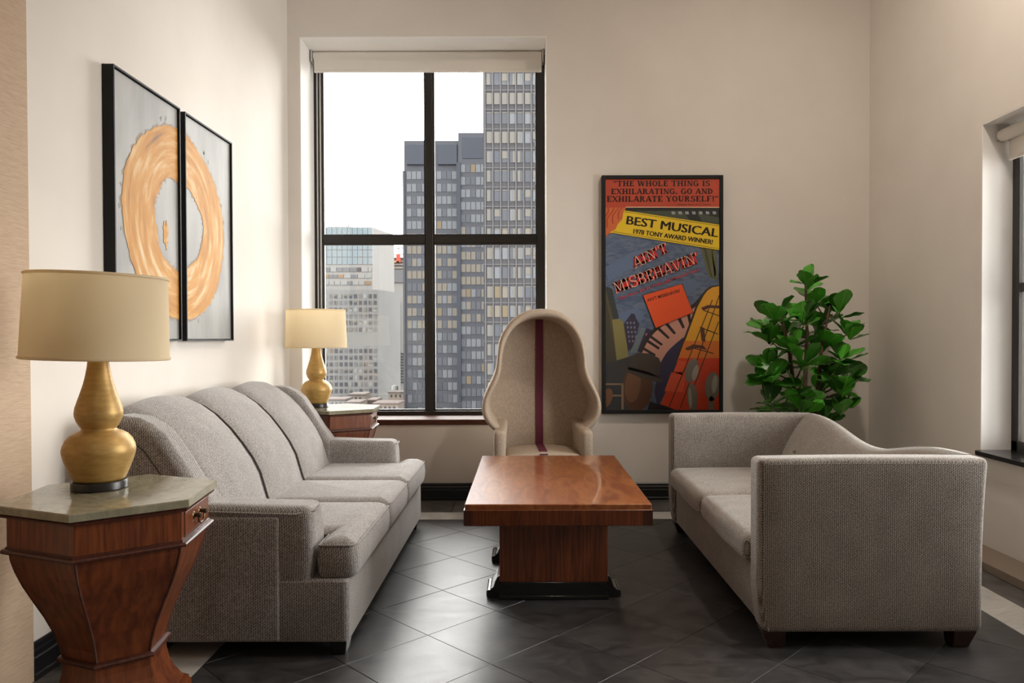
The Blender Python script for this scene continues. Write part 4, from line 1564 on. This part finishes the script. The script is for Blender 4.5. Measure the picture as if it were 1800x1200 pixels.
def pane_set(w, h):
    me = bpy.data.meshes.new('pane')
    d = .12
    vs = [(x, y, z) for z in (0, h) for y in (-d, 0) for x in (0, w)]
    me.from_pydata(vs, [], [(0, 2, 3, 1), (4, 5, 7, 6), (0, 1, 5, 4), (2, 6, 7, 3), (0, 4, 6, 2), (1, 3, 7, 5)])
    return me


def panes(par, d, xs, w, zs, h, pick, depth=0, blind=None):
    """window panes sharing one mesh per material"""
    cache = {}
    o0 = origin(par)
    for j, z in enumerate(zs):
        for i, x in enumerate(xs):
            mt = pick(i, j)
            if mt is None:
                continue
            if mt not in cache:
                me = pane_set(w, h)
                me.materials.append(C[mt])
                cache[mt] = me
            o = bpy.data.objects.new('pane', cache[mt])
            COL.objects.link(o)
            o.parent = par
            o.location = Vector((x, d, z)) - o0
            if blind:
                bl = blind(i, j)
                if bl:
                    a, b_, za, zb = bl
                    key = ('b',) + bl
                    if key not in cache:
                        me = bpy.data.meshes.new('blind')
                        vs = [(xx, y, zz) for zz in (h * za, h * zb) for y in (-.2, -.12) for xx in (w * a, w * b_)]
                        me.from_pydata(vs, [], [(0, 2, 3, 1), (4, 5, 7, 6), (0, 1, 5, 4), (2, 6, 7, 3), (0, 4, 6, 2), (1, 3, 7, 5)])
                        me.materials.append(C['cream'])
                        cache[key] = me
                    q = bpy.data.objects.new('blind', cache[key])
                    COL.objects.link(q)
                    q.parent = o


def tower_near():
    d = 150
    t = empty('office_tower', (cx_(900, d), d, GZ), 0, 'dark bronze office tower with cream window blinds, tallest in the window', 'building', 'city buildings')
    xl = cx_(850.5, d)
    MB().box(xl, xl + 34, d, d + 30, GZ, 72).build('facade', C['bronze'], t)
    px0, sp = 856.5, 13.46
    cols = [cx_(px0 + sp * i, d) for i in range(9)]
    w = cx_(922 + 9.8, d)
    rowh = 33.75 / 1300 * d
    r0 = cz_(152, d)
    rows = [r0 - rowh * k for k in range(-1, 18)]
    rnd = random.Random(4)

    def pick(i, j):
        if j in (12, 13) and i < 3:
            return 'gl_glow' if (i + j) % 2 else 'gl_w'
        return rnd.choice(['gl_d', 'gl_d', 'gl_m', 'gl_m', 'gl_w'] if j > 8 else ['gl_d', 'gl_d', 'gl_m'])

    def blind(i, j):
        u = rnd.random()
        if j == 4 and i < 4 or j == 2 and i < 6:
            return (0, 1, 0, 1)
        if j in (3,):
            return (0, 1, .92, 1)
        if i == 0:
            return (0, .62, 0, 1)
        if i == 3:
            return (.55, 1, 0, 1)
        if i == 4:
            return (0, .5, 0, 1)
        if u < .18:
            return (0, 1, .35, 1)
        return (0, 1, .92, 1) if u < .7 else None
    panes(t, d, cols, w, rows, 19.8 / 1300 * d, pick, blind=blind)
    for i in range(10):
        x = cx_(px0 - 2.6 + sp * i, d)
        MB().box(x - .10, x + .10, d - .40, d, GZ, 72).build('fin', C['bronze_l'], t)
    for z in rows:
        MB().box(xl, xl + 15, d - .16, d, z - 1.15, z - .95).build('spandrel_rail', C['bronze_l'], t)


def tower_step():
    d = 225
    t = empty('office_tower', (cx_(770, d), d, GZ), 0, 'grey stepped office tower with blank louvre crown, left of the tallest tower', 'building', 'city buildings')
    MB().box(cx_(711.5, d), cx_(807, d), d, d + 40, GZ, cz_(248, d)).build('facade', C['slategrey'], t)
    MB().box(cx_(709.5, d), cx_(713, d), d - .5, d + 20, GZ, cz_(301, d)).build('corner_pier', C['slategrey'], t)
    MB().box(cx_(807, d), cx_(870, d), d - .6, d + 40, GZ, cz_(235.5, d)).build('facade', C['slategrey'], t)
    MB().box(cx_(804, d), cx_(811, d), d - 1.2, d, GZ, cz_(288, d)).build('corner_pier', C['louver'], t)
    for a, b_, ya, yb in ((717, 749, 255, 291), (771, 805, 255, 291), (814, 850, 243, 281)):
        MB().box(cx_(a, d), cx_(b_, d), d - .75, d + 1, cz_(yb, d), cz_(ya, d)).build('louvre_panel', C['louver'], t, bevel=.2)
    rnd = random.Random(9)
    row = 21.75 / 1300 * d
    h = 13.6 / 1300 * d

    def pick(i, j):
        base = ['gl_m', 'gl_m', 'gl_m', 'gl_d'] if j < 5 else (['gl_w', 'gl_w', 'gl_w', 'gl_m', 'gl_d'] if j < 13 else ['gl_d', 'gl_m', 'gl_d'])
        if rnd.random() < .02:
            return 'gl_glow'
        return rnd.choice(base)
    panes(t, d, [cx_(716.5 + 8.8 * i, d) for i in range(10)], cx_(922 + 7.6, d), [cz_(315.5, d) - row * k for k in range(20)], h, pick)
    panes(t, d - .6, [cx_(811.5 + 8.8 * i, d) for i in range(5)], cx_(922 + 7.6, d), [cz_(304.5, d) - row * k for k in range(20)], h, pick)


def glass_block():
    d = 330
    t = empty('office_block', (cx_(600, d), d, GZ), 0, 'pale blue glass topped block rising behind the grey concrete one', 'building', 'city buildings')
    xa, xb, xs = cx_(530, d), cx_(655.5, d), cx_(673, d)
    # front and receding side as one wedge body
    zt = cz_(399, d)
    poly = [(xa, d), (xb, d), (xs + 1, d + 24), (xa, d + 24)]
    MB().prism(poly, 'z', GZ, zt).build('facade', C['white'], t)
    rows = [(399.5, 412), (413, 425), (426, 438.5), (439.5, 451), (452, 464)]
    for a, b_ in rows:
        for i in range(14):
            MB().box(cx_(531 + 9 * i, d), cx_(531 + 9 * i + 8.2, d), d - .3, d, cz_(b_, d), cz_(a, d)).build('pane', C['ltglass'], t)
    rnd = random.Random(2)
    for a, b_ in ((469.5, 477), (482, 488), (493.5, 500)):
        x = 533
        while x < 653:
            w = rnd.uniform(5, 12)
            MB().box(cx_(x, d), cx_(min(654, x + w), d), d - .3, d, cz_(b_, d), cz_(a, d)).build('pane', C[rnd.choice(['win_d', 'win_o', 'win_l', 'win_l', 'conc_side'])], t)
            x += w + 1
    MB().box(cx_(570, d), cx_(612, d), d + 6, d + 12, zt, zt + 1.2).build('roof_rail', C['white'], t)
    m_ = MB()
    m_.tube([(cx_(606, d), d + 8, zt), (cx_(606, d), d + 8, zt + 2.4)], .25, 6)
    m_.tube([(cx_(578, d), d + 8, zt + 2.6), (cx_(610, d), d + 8, zt + 2.0)], .18, 6)
    m_.build('roof_crane', C['conc_side'], t)


def concrete_block():
    d = 290
    t = empty('office_block', (cx_(615, d), d, GZ), 0, 'grey concrete slab block with rows of small square windows', 'building', 'city buildings')
    xa, xb, xs = cx_(520, d), cx_(664.5, d), cx_(682, d)
    poly = [(xa, d), (xb, d), (xs + 1.2, d + 22), (xa, d + 22)]
    MB().prism(poly, 'z', GZ, cz_(508.5, d)).build('facade', C['concrete'], t)
    rnd = random.Random(6)
    rows = [516.5, 528, 540, 551.5, 563, 575] + [612.5 + 11.75 * k for k in range(10)]
    cols = [570.8 + 8.63 * i for i in range(11)]
    w, h = cx_(922 + 5.4, d), 7.2 / 1300 * d

    def pick(i, j):
        return rnd.choice(['win_d', 'win_d', 'win_d', 'win_d', 'conc_side', 'win_l', 'win_o'] if j == 6 else ['win_d', 'win_d', 'win_d', 'conc_side', 'win_l'])

    def blind(i, j):
        u = rnd.random()
        return (0, 1, .55, 1) if u < .35 else ((.5, 1, 0, 1) if u < .5 else None)
    panes(t, d, [cx_(c, d) for c in cols], w, [cz_(r + 7, d) for r in rows], h, pick, blind=blind)


def infill():
    d = 420
    t = empty('office_block', (cx_(695, d), d, GZ), 0, 'pale block with dark parapet and blue glass front between the towers', 'building', 'city buildings')
    MB().box(cx_(672, d), cx_(725, d), d, d + 30, GZ, cz_(474, d)).build('facade', C['white'], t)
    MB().box(cx_(672, d), cx_(725, d), d - .8, d, cz_(496, d), cz_(474, d)).build('parapet', C['conc_side'], t)
    MB().box(cx_(683, d), cx_(702.5, d), d - 1, d, GZ, cz_(529, d)).build('glass_front', C['blue'], t)
    for i in range(4):
        x = cx_(683 + 4.9 * i, d)
        MB().box(x, x + .4, d - 1.4, d - 1, GZ, cz_(529, d)).build('mullion', C['conc_side'], t)
    for k in range(14):
        z = cz_(534 + 12 * k, d)
        MB().box(cx_(683, d), cx_(702.5, d), d - 1.3, d - 1, z, z + .5).build('floor_band', C['conc_side'], t)
    for k in range(11):
        z = cz_(622 + 5 * k, d)
        MB().box(cx_(703, d), cx_(712, d), d - .6, d, z, z + .7).build('slat', C['win_d'], t)
    d = 620
    t = empty('unfinished_building', (cx_(692, d), d, GZ), 0, 'distant tower under construction with red hoist beside the stepped tower', 'building', 'city buildings')
    MB().box(cx_(676, d), cx_(712, d), d, d + 20, GZ, cz_(452, d)).build('core', C['beige'], t)
    for k in range(5):
        z = cz_(448 + 6 * k, d)
        MB().box(cx_(675, d), cx_(712, d), d - 3, d, z, z + .8).build('floor_slab', C['white'], t)
    MB().box(cx_(699, d), cx_(706, d), d - 5, d - 3, cz_(462, d), cz_(448, d)).build('hoist', C['red'], t)
    MB().box(cx_(676, d), cx_(704, d), d - 5, d - 4, cz_(462, d), cz_(460, d)).build('scaffold', C['yellow'], t)
    m_ = MB()
    m_.tube([(cx_(702, d), d, cz_(452, d)), (cx_(702, d), d, cz_(436, d))], .5, 6)
    m_.tube([(cx_(694, d), d, cz_(437, d)), (cx_(712, d), d, cz_(435, d))], .45, 6)
    m_.build('crane', C['conc_side'], t)


def low_houses():
    specs = [(612, 640, 694, 200, 'beige', 'small beige rooftop house in front of the concrete block'), (645, 660, 704, 190, 'roofred', 'small brown rooftop block before the concrete slab'),
             (570, 606, 703, 185, 'white', 'low white rooftop block at the foot of the concrete slab'), (682, 711, 690, 230, 'beige', 'beige masonry house at the foot of the stepped tower'),
             (655, 700, 710, 175, 'beige', 'low beige terrace roof along the window bottom'), (606, 632, 708, 180, 'beige', 'low beige roof beside the brown rooftop block')]
    for a, b_, y, d, mt, lab in specs:
        t = empty('rooftop_house', (cx_((a + b_) / 2, d), d, GZ), 0, lab, 'building', 'city buildings')
        zt = cz_(y, d)
        MB().box(cx_(a, d), cx_(b_, d), d, d + 8, GZ, zt).build('wall', C[mt], t)
        xa, xb = cx_(a, d) - .2, cx_(b_, d) + .2
        MB().prism([(xa, zt), (xb, zt), (xb - .1, zt + .35), (xa + .1, zt + .35)], 'y', d - .3, d + 8).build('roof', C['roofred'], t)
        n = max(2, int((b_ - a) / 9))
        for i in range(n):
            x = cx_(a + 4 + i * (b_ - a - 6) / n, d)
            MB().box(x, x + .5, d - .1, d, zt - 1.3, zt - .5).build('window', C['win_d'], t)
    d = 240
    t = empty('water_tank', (cx_(690, d), d + 4, cz_(687, d)), 0, 'small white rooftop water tank left of the stepped tower', 'tank')
    z = cz_(690, d)
    MB().lathe([(1.1, z), (1.1, z + 1.6), (.9, z + 2.1), (.1, z + 2.4)], (cx_(690, d), d + 4), 20).build('tank', C['white'], t, smooth=40)
    MB().box(cx_(683, d), cx_(711, d), d - 1, d + 8, GZ, z).build('deck', C['slategrey'], t)


tower_near()
tower_step()
glass_block()
concrete_block()
infill()
low_houses()
tag(MB().box(-900, 900, 8, 1500, GZ - 1, GZ).build('ground', C['asphalt']), 'grey city ground far below the window', None, None, 'structure')
